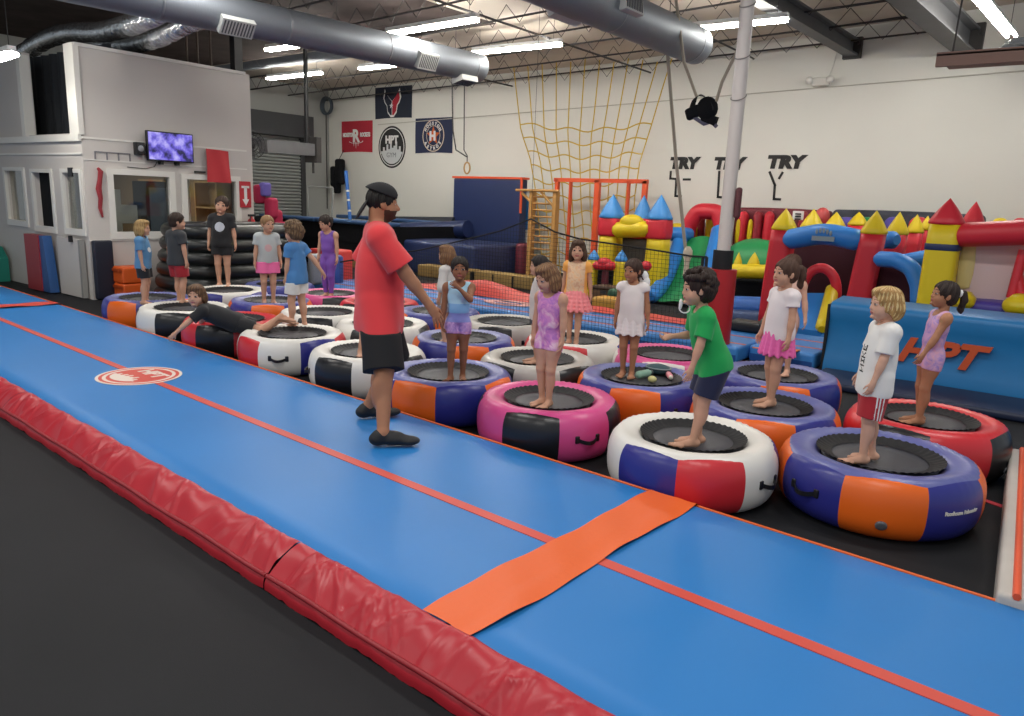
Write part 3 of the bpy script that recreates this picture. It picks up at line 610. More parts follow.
# ---------------------------------------------------------------- gym equipment at the back
M_vnavy = mat('vinyl_navy', '#1e2c55', 0.42, spec=.5, var=.06, vscale=2); M_vred = mat('vinyl_red', '#c22a33', 0.38, spec=.5)
M_vblue = mat('vinyl_blue', '#2b7cc0', 0.38, spec=.5); M_vyel = mat('vinyl_yellow', '#e0c51c', 0.42, spec=.45); M_vred2 = mat('inflatable_red', '#cf2b3a', 0.42, spec=.45)
M_iblue = mat('inflatable_blue', '#2d7fd0', 0.42, spec=.45); M_vgreen = mat('inflatable_green', '#1f8a4c', 0.45); M_black2 = mat('black_mesh', '#15161a', .9, spec=.15); M_maroon = mat('maroon_vinyl', '#6b1b2a', .6)
M_orange = mat('orange_paint', '#e0552a', .45); M_wood = mat('light_wood', '#b8894a', .55, var=.12, vscale=8); M_vpurple = mat('inflatable_purple', '#4c3f9a', .45)
t = thing('pit_frame', (-16, 13, 0), 'tall black-sided foam pit with blue rim pads along the left', 'foam pit')
MB().box((-18.4, 12.6, 0), (-13.2, 12.66, 1.08)).build('side_panel', M_black2, t); MB().box((-13.26, 12.6, 0), (-13.2, 15.6, 1.08)).build('end_panel', M_black2, t)
MB().box((-18.4, 12.6, .6), (-13.2, 15.6, .62)).build('bed', M_black2, t)
for lo, hi in (((-18.4, 12.5, 1.08), (-16.0, 12.9, 1.18)), ((-15.95, 12.5, 1.08), (-13.2, 12.9, 1.18)), ((-18.4, 15.2, 1.08), (-13.2, 15.6, 1.18))):
    MB().rbox((np.array(lo)+hi)/2, np.array(hi)-lo, .04, 3).build('rim_pad', mat('vinyl_slate', '#35547f', .45), t)
m = MB(); m.rbox((-13.6, 13.9, .37), (4.1, 1.9, .74), .08, 5, bulge=.02); m = MB(); m.rbox((-12.35, 13.95, .39), (2.75, 1.9, .78), .08, 6, bulge=.02)
tag(m.build('landing_mat', M_vnavy), 'large navy landing mat lying in front of the upright navy pad', 'mat')
a, b = aty(453.5, 178, 15.4), aty(521, 178, 15.4)
t = thing('wall_pad', ((a[0]+b[0])/2, 15.5, 0), 'tall navy pad standing upright with a red top edge', 'pad')
m = MB(); m.rbox(((a[0]+b[0])/2, 15.55, a[2]/2), (b[0]-a[0], .3, a[2]), .04, 4); m.build('pad', M_vnavy, t); m = MB(); m.box((a[0]-.03, 15.38, a[2]-.0), (b[0]+.05, 15.70, a[2]+.05)); m.box((b[0], 15.38, 1.5), (b[0]+.05, 15.42, a[2])); m.build('edging', M_orange, t)
for i, (p0, p1, r, l) in enumerate((((385, 231), (468, 229), .22, 'long navy foam roll lying behind the landing mat'), ((395, 222), (455, 223), .16, 'thin dark roll behind the long navy foam roll'))):
    A, B = aty(*p0, 15.0+.4*i), aty(*p1, 15.0+.4*i); m = MB(); m.tube([A, A+(B-A)*.25, A+(B-A)*.3, A+(B-A)*.5, A+(B-A)*.55, B], r, 20); tag(m.build('foam_roll', M_vnavy if i == 0 else mat('dark_roll', '#20242e', .6)), l, 'foam roll')
m = MB(); m.box((-17, 14.95, .0), (a[0]-.1-2*0, 15.35, 1.05)); tag(m.build('mat_stack', mat('vinyl_navy2', '#19233f', .5)), 'stack of dark navy mats under the foam rolls', 'mat')
for i, (px, l) in enumerate(((350, 'leftmost visible tan block of the row, just left of the adult'), (421, 'tan block of the row right behind the adult shoulder'), (434, 'tan block of the row left of the girl in grey'), (456, 'tan block of the row behind the girl in grey'), (477, 'tan block of the row right of the girl with her hand at her mouth'), (496, 'tan block of the row above the red ramp peak'), (516, 'tan block of the row right of the red ramp peak'), (537, 'rightmost tan block of the row, behind the dark haired girl'))):
    p = atz(px, 268+(px-417)*.135+9, 0.0); c = (p[0], 12.75, .14); t = thing('padded_block', (p[0], 12.75, 0), l, 'block', 'tan padded blocks along the navy mat')
    MB().rbox(c, (.5, .4, .27), .03, 2).build('pad', mat('tan_vinyl', '#8f7440', .6, var=.1), t); MB().box((p[0]+.255, 12.56, 0), (p[0]+.30, 12.95, .24)).build('strap', M_black, t)
a, b = aty(521, 198, 15.9), aty(531, 230, 15.9)
t = thing('wall_panel', ((a[0]+b[0])/2, 15.9, 0), 'narrow blue over white panel beside the upright navy pad', 'panel'); MB().box((a[0], 15.85, b[2]), (b[0]+.1, 15.95, a[2])).build('upper_panel', M_vblue, t); MB().box((a[0], 15.85, 0), (b[0]+.1, 15.95, b[2])).build('lower_panel', M_white, t)
m = MB(); m.rbox((-10.82, 14.7, .42), (.25, .5, .8), .1, 3); tag(m.build('red_pad', mat('pad_dark_red', '#6d2233', .5)), 'dark red pad at the right end of the navy landing mat', 'pad')
# wooden wall bars
Yb = 14.2; PL, PR = aty(533, 190, Yb), aty(556.5, 192, Yb)
t = thing('wall_bars', ((PL[0]+PR[0])/2, Yb, 0), 'wooden climbing ladder with rungs beside the navy pad', 'ladder')
for P in (PL, PR): MB().box((P[0]-.045, Yb-.08, 0), (P[0]+.045, Yb+.08, P[2])).build('upright', M_wood, t)
for k in range(12):
    z = .3+k*(PL[2]-.45)/11; m = MB(); m.tube([(PL[0], Yb, z), (PR[0], Yb, z)], .022, 8); m.build('rung', M_wood, t)
m = MB(); a, b = aty(516, 190, Yb-.1), aty(559, 191, Yb-.1); m.tube([a, b], .03, 8); m.build('top_bar', M_wood, t)
m = MB(); m.tube([aty(522, 193, Yb-.05), aty(532, 203, Yb-.05)], .035, 4); m.tube([aty(541, 192, Yb-.05), aty(553, 206, Yb-.05)], .035, 4); m.build('brace', M_wood, t)
# orange frame
Yf = 15.6; t = thing('climbing_rig', (-10, Yf, 0), 'orange tube frame standing under the yellow climbing net', 'climbing frame')
z1 = aty(600, 180, Yf)[2]
m = MB(); m.box((aty(555, 180, Yf)[0], Yf-.05, z1-.06), (aty(648, 180, Yf)[0], Yf+.05, z1+.03)); m.build('top_bar', M_orange, t)
for px, wd in ((557.5, .07), (571, .035), (598, .11), (629, .035), (645.5, .09)):
    x = aty(px, 182, Yf)[0]; MB().box((x-wd/2*1.2, Yf-.05, 0), (x+wd/2*1.2, Yf+.05, z1)).build('post', M_orange, t)
# yellow climbing net
Yn = 15.9; M_net = mat('net_yellow', '#c9a83a', .8)
t = thing('climbing_net', (-10.4, Yn, 0), 'large yellow rope climbing net hanging from the roof', 'net')
def npt(u, v):   # u across 0..1, v 0 top .. 1 bottom
    xl = [(0, 513), (.30, 521), (.42, 530), (.6, 537), (1, 545)]; xr = [(0, 672), (.28, 651), (.42, 640), (.6, 634), (1, 640)]
    L = np.interp(v, *zip(*xl)); R = np.interp(v, *zip(*xr)); py = 60+235*v+(9*math.sin(math.pi*u)*(1-v)*min(1, v*5))+2*math.sin(u*23+v*9)
    return aty(L+(R-L)*u, py, Yn-.15*math.sin(u*5+v*4))
m = MB()
for k in range(12): m.tube([npt(k/11, v) for v in np.linspace(0, 1, 22)], .014, 5)
m.build('hanging_ropes', M_net, t); m = MB()
for v in np.linspace(.27, 1, 13):
    m.tube([npt(u, v) for u in np.linspace(0, 1, 34)], .016, 5)
m.build('cross_ropes', M_net, t)
# low blocks near the left trampolines
m = MB(); m.lathe([(.0, 0), (.27, .0), (.3, .04), (.3, .66), (.26, .7), (0, .7)], (atz(288, 283, 0.3)[0]-.45, 9.0, 0), 20); tag(m.build('foam_barrel', mat('barrel_blue', '#1f3f82', .5)), 'dark blue foam barrel standing behind the curly haired child', 'barrel')
m = MB(); p = aty(331, 265, 9.6); m.rbox((p[0], 9.6, .38), (.75, .5, .74), .05, 3); tag(m.build('foam_block', mat('block_red', '#c93a34', .5)), 'red foam block behind the girl in purple', 'block')
m = MB(); p = aty(280, 266, 8.9); m.rbox((p[0], 8.9, .35), (.16, .3, .7), .04, 3); tag(m.build('foam_post', mat('post_yellow', '#b58a2a', .5)), 'small yellow foam post beside the dark blue barrel', 'block')
# black inflatable ring wall by the office
t = thing('inflatable_pool', (-11.85, 7.2, 0), 'black inflatable pool wall of stacked tubes in front of the office', 'inflatable pool')
def ringp(s, inset=0):
    a, b = .95-inset, 1.14-inset; c, d = math.cos(s), math.sin(s)
    return np.array([-11.48+a*np.sign(c)*abs(c)**.6*.75, 7.30+b*np.sign(d)*abs(d)**.6, 0])
for k in range(6):
    m = MB(); P = [ringp(s, .03*k)+Z_*(.12+.205*k) for s in np.linspace(0, 2*math.pi, 48, endpoint=False)]
    m.tube(P, .122, 12, closed=True); m.build('air_tube', mat('pool_black', '#191c1c', .35, spec=.5), t)
m = MB(); m.rbox((-10.75, 8.42, .5), (.14, .25, .55), .06, 3); tag(m.build('silver_bag', mat('silver_cloth', '#8b8f96', .35, metal=.3, bump=.5)), 'crumpled silver bag at the end of the black inflatable pool', 'bag')
# ---------------------------------------------------------------- tumbling mats
M_mat = mat('mat_blue', '#2678bf', 0.42, spec=.34, var=.03, vscale=1.2, bump=.04, bscale=220); M_mred = mat('mat_red_line', '#cf4b3d', .45); M_mor = mat('mat_orange', '#e2601f', .5, bump=.08, bscale=30)
MZ = .15
bl0, bl1 = atz(61.6, 304, MZ), atz(1024, 606, MZ)
e1 = (bl1-bl0); e1[2] = 0; e1 /= np.linalg.norm(e1); e2 = np.array([-e1[1], e1[0], 0])   # along, away
f0, f1 = atz(133, 451.7, MZ), atz(443.8, 616, MZ); c0, c1 = atz(125.7, 368, MZ), atz(720, 613, MZ)
O = bl1.copy(); O[2] = 0
def ml(p): d = np.array(p)-O; return d@e1, d@e2
vf = min(ml(f0)[1], ml(f1)[1]); vc = (ml(c0)[1]+ml(c1)[1])/2
def mp(u, v, z): return O+e1*u+e2*v+Z_*z
us = ml(atz(455, 618, MZ))[0]*.5+ml(atz(680, 496, MZ))[0]*.5; ul = ml(atz(62, 303, MZ))[0]
def airmat(u0, u1, label):
    t = thing('tumbling_mat', mp((u0+u1)/2, vf/2, 0), label, 'mat'); m = MB(); r = .07
    V = []; prof = [(vf-.03, 0), (vf-.05, .04), (vf-.05, .11), (vf-.02, MZ)]+[(vf-.02+(0-.03-vf+.02)*k/10, MZ) for k in range(1, 10)]+[(-.05, MZ), (-.012, MZ-.02), (0, .1), (0, .04), (-.03, 0)]
    n = 30
    m.grid(lambda a, b: mp(u0+(u1-u0)*a, *prof[int(round(b*(len(prof)-1)))]), n, len(prof)-1); 
    for u in (u0, u1): m.add([mp(u, *p) for p in prof], [tuple(range(len(prof)))])
    m.build('surface', M_mat, t)
    MB().obox(mp((u0+u1)/2, vc, MZ+.002), e1*(u1-u0)/2, e2*.035, Z_*.002).build('centre_line', M_mred, t)
    m = MB(); m.tube([mp(u0, -.012, MZ-.012), mp(u1, -.012, MZ-.010)], .009, 8); m.build('edge_piping', M_mor, t); return t
airmat(us+.012, 4.2, 'blue tumbling mat at the lower right beyond the orange strip'); ta = airmat(ul+.01, us-.012, 'long blue tumbling mat the adult stands on'); airmat(ul-6, ul-.01, 'blue tumbling mat end at the far left beyond the red strip')
# round emblem printed on the long mat
ec = atz(139.5, 376, MZ); em = []
t = MB()
for p in ring(.30, .33, 40)+ring(0.0, .27, 40): t.prism(p, ec+Z_*.0025, e1, e2, Z_*.002)
tag(t.build('emblem_ring', M_mred, ta), 'round red and white emblem')
t = MB(); 
for p in ring(.27, .30, 40)+ring(.33, .355, 40): t.prism(p, ec+Z_*.0025, e1, e2, Z_*.002)
t.prism([(x*.42-.02, z*.30-.08) for x, z in sky], ec+Z_*.0035, e1, e2, Z_*.002); text_mesh(t, 'HPT', .19, ec+Z_*.004-e1*.0+e2*.06, e1, e2, .002, bold=.008, align='CENTER'); t.build('emblem_print', mat('mat_print', '#e3d6cb', .5), ta)
# orange joining strip and red joining strip
def strip(name, um, wd, z, mt, label, v0, v1):
    m = MB()
    def fn(a, b):
        v = v0+(v1-v0)*a; wob = .012*math.sin(a*9)+.02*math.sin(a*3.1); z_ = z+.004*math.sin(a*31+b*4)+.006*math.sin(b*7+a*12)*(b > .6)
        if v > -.02: z_ -= (v+.02)*1.0
        return mp(um+wd*(b-.5)+wob*(b-.5)*2, v, z_+.014)
    m.grid(fn, 60, 10); return tag(m.build(name, mt), label, 'strip')
strip('joining_strip', us, .27, MZ, M_mor, 'wide orange fabric strip joining two blue mats', vf+.0, .10)
strip('joining_strip', ul, .24, MZ+.004, mat('strip_red', '#cf4a3c', .5), 'narrow red strip joining the mats at the far left', vf-.25, .03)
# red edge pads along the front of the mats
M_rpad = mat('pad_vinyl_red', '#ae2330', 0.38, spec=.42, bump=.10, bscale=7)
ro = (ml(atz(0, 409, .06))[1]+ml(atz(350, 624, .06))[1])/2
def edgepad(u0, u1, label, seed):
    rnd = random.Random(seed); t = thing('edge_pad', mp((u0+u1)/2, (vf+ro)/2, 0), label, 'pad')
    prof = [(vf+.0, .162)]+[(vf+(ro-vf)*k/14, .172-.10*(k/14)**1.4+.018*math.sin(math.pi*k/14)) for k in range(1, 15)]+[(ro-.018, .058), (ro-.026, .04), (ro-.028, .02), (ro-.028, .003)]
    W = [(rnd.uniform(0, 1), rnd.uniform(-.9, .9), rnd.uniform(.004, .013), rnd.uniform(.010, .028)) for _ in range(int((u1-u0)*13))]
    def fn(a, b):
        i = b*(len(prof)-1); v, z = prof[int(round(i))]; u = u0+(u1-u0)*a; s = 0
        for wu, sl, am, wd in W:
            q = (u-(u0+(u1-u0)*wu))-(v-vf)*sl*1.6; s += am*math.exp(-(q/wd)**2)
        k = 1 if int(round(i)) < 15 else .4
        return mp(u, v+.006*math.sin(u*5+seed)*(i < 1), z+s*k*min(1, i/3)+.004*math.sin(u*17+v*31))
    m = MB(); m.grid(fn, int((u1-u0)*80), len(prof)-1); m.build('cover', M_rpad, t)
    m = MB(); m.tube([mp(u, ro-.012, .070+.004*math.sin(u*7)) for u in np.linspace(u0, u1, 40)], .012, 6); m.build('seam', mat('pad_seam', '#8f1824', .5), t)
uj = ml(atz(258, 573, .1))[0]; uk = ml(atz(20, 395, .15))[0]
edgepad(uj+.005, 4.0, 'long glossy red edge pad along the lower right mat front', 1); edgepad(uk, uj-.005, 'creased red edge pad along the middle of the mat front', 2); edgepad(uk-5, uk-.005, 'red edge pad at the far left end of the mat front', 3)
# mat at the right edge
p0, p1 = atz(1010, 447, .2), atz(997, 592, .2)
t = thing('tumbling_mat', (p0+p1)/2*[1, 1, 0], 'pale grey tumbling mat with orange edge lines at the right edge', 'mat')
d = (p1-p0); L = np.linalg.norm(d[:2]); d = np.array([d[0], d[1], 0])/L; s = np.array([-d[1], d[0], 0]); s = s if s[0] > 0 else -s
a0 = p0*[1, 1, 0]-d*0; m = MB(); ctr = a0+d*L/2+s*.9+Z_*.1; m.rbox(ctr, (L, 1.8, .2), .03, 3, ax=(d, s, Z_)); m.build('surface', mat('mat_grey', '#b9b3ac', .5, var=.05), t)
m = MB(); m.tube([a0+s*.075+Z_*.2, a0+d*L+s*.075+Z_*.2], .018, 6); m.tube([a0+d*.05+s*.07+Z_*.2, a0+d*.05+s*1.8+Z_*.2], .012, 6); m.build('edge_line', M_orange, t)
a, b = atz(978, 498, .003), atz(1004, 507, .003); m = MB(); m.obox((a+b)/2, (b-a)/2*1.3, np.array([-(b-a)[1], (b-a)[0], 0])/np.linalg.norm(b-a)*.025, Z_*.002); tag(m.build('floor_tape', mat('tape_red', '#b03540', .6)), 'short strip of red tape on the dark floor at the right', 'tape')
# mats behind the trampolines
def bluemat(name, x0, x1, y0, y1, h, lines, label):
    t = thing(name, ((x0+x1)/2, (y0+y1)/2, 0), label, 'mat')
    MB().rbox(((x0+x1)/2, (y0+y1)/2, h/2), (x1-x0, y1-y0, h), .04, 5).build('surface', mat('mat_lightblue', '#3f86cf', .4, var=.03), t)
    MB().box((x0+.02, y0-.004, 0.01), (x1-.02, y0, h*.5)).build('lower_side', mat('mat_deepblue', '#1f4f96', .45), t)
    for y in lines: MB().box((x0, y-.025, h-.001), (x1, y+.025, h+.003)).build('stripe', mat('stripe_orange', '#d5644a', .5), t)
    return t
bluemat('tumbling_mat', -11.3, -3.15, 8.70, 10.3, .2, (8.95, 9.5), 'long light blue mat crossing behind the trampolines and the black net')
bluemat('tumbling_mat', -3.12, -2.34, 9.0, 10.4, .2, (9.4, 9.9), 'short light blue mat between the red padded pole and the blue barrier')
t = MB(); c = atz(508, 303, .21)
for p in ring(.16, .28, 24, 1.6)+[[(-.2, -.05), (.2, -.05), (.2, .05), (-.2, .05)]]: t.prism(p, c, X_, Y_, Z_*.003)
tag(t.build('mat_emblem', mat('emblem_pink', '#d9a3a0', .5)), 'faded pink emblem printed on the light blue mat', 'emblem')
M_rramp = mat('ramp_red', '#d1453c', .45)
t = thing('red_cover', (-7, 10.2, .2), 'red vinyl cover with a raised peak lying along the light blue mat', 'cover')
pk = atz(495, 287, .42)
def rc(a, b):
    x = -10.2+6.3*a; pkh = .26*max(0, 1-abs(x-(-8.2))/1.6); return np.array([x, 9.75+.55*b, .212+pkh*math.sin(math.pi*min(1, b*1.1))*1.0+.01*math.sin(x*7)*b])
MB().grid(rc, 50, 10).build('cover', M_rramp, t)
m = MB(); p = atz(776, 350, .21); m.prism([(-.25, -.1), (.22, -.1), (.22, .22)], p, X_, Y_, Z_*.012); tag(m.build('orange_flap', mat('flap_orange', '#df7a3a', .5)), 'small orange triangle of cloth on the mat behind the girl in pink skirt', 'cloth')
m = MB(); p = atz(748, 336, .2); m.rbox((p[0], p[1]+.4, .27), (.8, .35, .14), .05, 3); m.lathe([(.0, 0), (.14, 0), (.16, .1), (.1, .2), (0, .2)], (p[0]+.15, p[1]+.35, .22), 14); tag(m.build('air_blower', M_black), 'black air blower lying behind the red padded pole', 'blower')
# blue barrier with lettering
t = thing('barrier_mat', (-1, 9.2, 0), 'blue vinyl barrier mat with orange HPT letters at the right', 'mat')
x0, x1, y0, hh = -2.24, 1.6, 9.0, .83
prof = [(0, .0), (.0, .10), (.03, .2), (.07, .45), (.06, .62), (.02, hh-.07), (.04, hh-.02), (.09, hh), (.55, hh+.03), (.62, hh-.02), (.64, hh-.1), (.64, 0)]
m = MB(); m.grid(lambda a, b: np.array([x0+(x1-x0)*a, y0+prof[int(round(b*11))][0], prof[int(round(b*11))][1]]), 20, 11)
for x in (x0, x1): m.add([(x, y0+p[0], p[1]) for p in prof], [tuple(range(12))])
m.build('cover', mat('barrier_blue', '#1f74b0', .42, spec=.45, var=.03), t)
MB().box((x0-.03, y0+.02, 0), (x0-.002, y0+.6, hh-.03)).build('end_flap', M_black, t)
pH, pT = aty(897, 360, y0), aty(935, 366, y0)
m = MB(); text_mesh(m, 'HPT', .36, (pH[0]-.02, y0+.035, .28), X_, Z_, .03, bold=.014, shear=.35, sx=1.16); m.build('lettering', mat('letter_orange', '#c8552f', .5), t)
m = MB(); m.rbox((-.6, 8.55, .04), (3.2, .8, .08), .03, 3); tag(m.build('floor_mat', mat('floor_navy', '#17233f', .5)), 'dark navy floor mat in front of the blue barrier mat', 'mat')
# ---------------------------------------------------------------- black safety net strung to the pole
t = thing('safety_net', (-6, 8.35, 0), 'thin black safety net strung between the wall bars and the pole', 'net')
nA, nB = np.array([POLE[0]-.12, POLE[1], 0.]), np.array([-12.2, 8.42, 0.])
yN = min(POLE[1], 8.42)
top = [(707, 257), (690, 256), (660, 251), (620, 245), (580, 239), (555, 232), (531, 219), (500, 231), (460, 241), (420, 250), (340, 262)]
TP = [aty(px, py, yN) for px, py in top]; xs = [p[0] for p in TP][::-1]; zs = [p[2] for p in TP][::-1]
M_cord = mat('net_black', '#1b1c1f', .9)
m = MB(); m.tube(TP, .012, 6); m.build('top_cord', M_cord, t)
m = MB(); x = xs[0]
while x < xs[-1]:
    z = float(np.interp(x, xs, zs)); m.tube([(x, yN, .1), (x, yN, z)], .0025, 3, cap=False, smooth=False); x += .052
k = 0
while .1+.052*k < max(zs):
    z = .1+.052*k; P = [i for i in range(200) if np.interp(xs[0]+(xs[-1]-xs[0])*i/199, xs, zs) > z]
    if len(P) > 1: 
        run = [P[0]]
        for i, j in zip(P, P[1:]+[None]):
            if j != i+1: m.tube([(xs[0]+(xs[-1]-xs[0])*run[0]/199, yN, z), (xs[0]+(xs[-1]-xs[0])*i/199, yN, z)], .0025, 3, cap=False, smooth=False); run = [j]
    k += 1
m.build('mesh', M_cord, t)
for px in (703, 707): q = MB(); a = aty(px, 257, yN); q.tube([a, a-Z_*.28], .02, 5); q.build('strap', M_black, t)
q = MB(); a = TP[6]; q.tube([a, (a[0], yN, 5.1)], .003, 4); q.build('hanger_cord', M_cord, t)
# ---------------------------------------------------------------- inflatable castles
def tower(t, pxl, pxr, pyb, Y, body, cone, pyt=None, zlow=0.0, dep=None, lean=(0, 0), band=None):
    # square soft tower whose cone starts at (pxl..pxr, pyb) on the plane y=Y
    a, b = aty(pxl, pyb, Y), aty(pxr, pyb, Y); w_ = b[0]-a[0]; cx = (a[0]+b[0])/2; zt = (a[2]+b[2])/2; dep = dep or w_
    cy = Y+dep/2
    if body:
        lx, lz = lean; m = MB()
        sec = [(zlow+(zt-zlow)*k/8) for k in range(9)]
        V = []; n = 24
        prof = [(0.0, zlow)]+[(w_/2*(.94+.06*math.sin(math.pi*k/8)), sec[k]) for k in range(9)]+[(0.0, zt)]
        m.lathe(prof, (cx, cy, 0), 28, sq=5.0); ob = m.build('tower', body, t)
        if lx:
            for v in ob.data.vertices:
                z = v.co.z+t['_o'][2]; v.co.x += lx*(1-(z-zlow)/(zt-zlow))
        if band:
            q = MB(); q.lathe([(w_/2*1.0, band[0]), (w_/2*1.02, band[0]+.01), (w_/2*1.02, band[1]-.01), (w_/2*1.0, band[1])], (cx, cy, 0), 28, sq=5.0); q.build('band', M_vnavy, t)
    if cone:
        za = aty((pxl+pxr)/2, pyt, Y)[2]; m = MB(); R = w_/2*1.06
        m.lathe([(0, zt-.01), (R*.96, zt), (R, zt+.03)]+[(R*(1-f)+.012*math.sin(math.pi*f), zt+.03+(za-zt-.03)*f) for f in (.2, .4, .6, .8, .95)]+[(0, za)], (cx, cy, 0), 28, sq=2.7); m.build('roof_cone', cone, t)
    return cx, cy, zt, w_
def airtube(t, pts, r, mt, name='air_tube', n=16):
    P = [np.array(p, float) for p in pts]; Q = []
    for i in range(len(P)-1):
        for k in range(6): Q.append(P[i]+(P[i+1]-P[i])*k/6)
    Q.append(P[-1]); Q = np.array(Q)
    for _ in range(4): Q[1:-1] = (Q[:-2]+Q[2:]+Q[1:-1]*2)/4
    e0, e1_ = Q[0]-(Q[1]-Q[0])/np.linalg.norm(Q[1]-Q[0])*r*.6, Q[-1]+(Q[-1]-Q[-2])/np.linalg.norm(Q[-1]-Q[-2])*r*.6
    Q = np.vstack([e0, Q, e1_]); m = MB(); m.tube(Q, [r*.55]+[r]*(len(Q)-2)+[r*.55], n); return m.build(name, mt, t)
def pbox(t, name, pxl, pxr, pyt, pyb, Y, dep, mt, r=.06, bulge=.02):
    a, b, c = aty(pxl, pyt, Y), aty(pxr, pyt, Y), aty((pxl+pxr)/2, pyb, Y); zt = (a[2]+b[2])/2
    return MB().rbox(((a[0]+b[0])/2, Y+dep/2, (zt+c[2])/2), (b[0]-a[0], dep, zt-c[2]), r, 4, bulge=bulge).build(name, mt, t)
M_net2 = mat('window_mesh', '#4c4a47', .9)
# --- castle with blue cones
Y1 = 13.6; c = aty(635, 300, Y1)
t = thing('bouncy_castle', (c[0], Y1, 0), 'small bouncy castle with yellow towers and blue cones under the orange frame', 'bouncy castle', )
M_bcone = mat('cone_blue', '#3c8fd8', .42)
def tower2(pxl, pxr, py0, py1, pyt, Y, zlow=0):
    tower(t, pxl, pxr, py1, Y, M_vyel, None, zlow=zlow); zl = aty((pxl+pxr)/2, py1, Y)[2]
    tower(t, pxl-1, pxr+1.5, py0, Y-.02, M_vred2, M_bcone, pyt=pyt, zlow=zl, dep=aty(pxr, 250, Y)[0]-aty(pxl, 250, Y)[0]+.06)
tower2(597, 615, 218, 236, 193.5, Y1); tower2(644.5, 663.5, 219.5, 239, 194, Y1-.1); tower2(631, 645, 219.5, 239, 194.5, Y1+.9, .6)
pbox(t, 'back_panel', 612, 652, 238, 300, Y1+.5, .1, M_net2, .02); pbox(t, 'back_lintel', 618, 652, 219, 238, Y1+.45, .2, M_vred2, .05)
a, b = aty(618, 230, Y1-.05), aty(645, 229, Y1-.05); airtube(t, [a, b], .16, M_vyel, 'lintel_tube'); m = MB(); m.ell((a+b)/2+Z_*.14, (.27, .14, .16), 18); m.build('lintel_hump', M_vyel, t)
a, b = aty(624, 268, Y1-.02), aty(648, 276, Y1-.02); airtube(t, [a, b], .07, M_vred2, 'cross_tube')
pbox(t, 'floor_cushion', 612, 655, 292, 305, Y1-.2, 1.4, M_vyel, .08)
Y1b = 12.7; t2 = t
t = thing('toy_castle', (aty(605, 290, Y1b)[0], Y1b, 0), 'little yellow castle gate with blue cones and a red bar', 'play gate')
tower(t, 586.5, 595.5, 260, Y1b, M_vyel, M_bcone, pyt=249.5, zlow=.0); tower(t, 613.5, 623.5, 261.5, Y1b, M_vyel, M_bcone, pyt=249.5, zlow=.0)
a, b = aty(596, 265.5, Y1b), aty(613, 266, Y1b); airtube(t, [a, b], .085, M_vred2, 'gate_bar'); m = MB(); m.ell((a+b)/2+Z_*.06, (.16, .09, .1), 16); m.build('gate_hump', M_vred2, t)
pbox(t, 'gate_dark_inside', 596, 613.5, 270, 302, Y1b+.12, .04, M_black2, .01); pbox(t, 'red_strip', 602, 608, 270, 300, Y1b+.05, .05, M_maroon, .02)  # black sheet stands in for the shade inside the gate
a, b = aty(640, 266, Y1b+.3), aty(651, 266, Y1b+.3); 
m = MB(); m.ell(aty(646, 266, 12.9), (.11, .11, .1), 14); tag(m.build('red_ball', M_vred2), 'small red ball shape right of the little castle gate', 'ball')
t = thing('toy_chest', (aty(602, 296, 12.2)[0], 12.2, 0), 'brown box standing in front of the little castle gate', 'box')
pbox(t, 'body', 592, 614, 289, 304, 12.2, .35, mat('chest_brown', '#6e5137', .7), .03); pbox(t, 'lid', 591, 615, 286.5, 290, 12.18, .4, mat('chest_dark', '#4a3626', .7), .02); a = aty(603, 292, 12.17); MB().box(a-[.06, .01, .03], a+[.06, .01, .03]).build('handle', M_steel, t)
m = MB(); p = aty(620, 301, 11.9); m.rbox((p[0], 12.1, .16), (.6, .4, .3), .08, 3); tag(m.build('foam_wedge', mat('wedge_green', '#24523a', .6)), 'dark green foam cushion beside the brown box', 'cushion')
m = MB(); p = aty(607, 310, 11); m.rbox((p[0]+.05, 11.2, .13), (.75, .4, .26), .05, 3); tag(m.build('foam_step', mat('step_yellow', '#c9963a', .5)), 'yellow foam step behind the light blue mat', 'step')
# --- slide with red arch
t = thing('inflatable_slide', (-5.6, 14.5, 0), 'inflatable green slide with blue rails and a red arch behind the curly haired boy', 'slide')
TL, BL, TR, BR = aty(682, 238, 15.2), aty(651, 300, 12.9), aty(719, 236, 15.2), aty(697, 304, 12.9)
def sl(u, v):
    a = TL+(TR-TL)*u; b = BL+(BR-BL)*u; p = a+(b-a)*v; p[2] -= .28*math.sin(math.pi*v)*1.0+.02*math.sin(u*9); return p
m = MB(); m.grid(sl, 14, 16); m.build('slide_surface', M_vgreen, t)
airtube(t, [TL+Z_*.08]+[sl(0, v)+Z_*.08 for v in (.25, .5, .75, 1)], .15, M_iblue, 'left_rail'); airtube(t, [TR+Z_*.1]+[sl(1, v)+Z_*.1 for v in (.25, .5, .75, .95)], .17, M_iblue, 'right_rail')
pbox(t, 'rail_block', 665, 686, 228, 241, 14.9, .5, M_iblue, .1)
m = MB(); 
for u in (0, 1):
    P = [sl(u, v)-Z_*.05 for v in np.linspace(0, 1, 9)]; 
    for p, q in zip(P, P[1:]): m.add([p, q, q*[1, 1, 0], p*[1, 1, 0]], [(0, 1, 2, 3)])
m.build('side_panel', M_black2, t)
a, b = aty(687, 240, 15.6), aty(720, 240, 15.6); r = (b[0]-a[0])/2; cc = (a+b)/2; zt = aty(700, 211, 15.6)[2]
airtube(t, [a, (a[0], a[1], zt-.38), (a[0]+.12, a[1], zt-.12), (cc[0]-.15, a[1], zt), (cc[0]+.25, a[1], zt), (b[0]-.05, a[1], zt-.12), (b[0]+.05, a[1], zt-.4), b], .17, M_vred2, 'arch')
for px in (699, 712): pbox(t, 'arch_post', px-6, px+4, 214, 258, 16.0, .2, mat('inflatable_darkred', '#93202f', .5), .06)
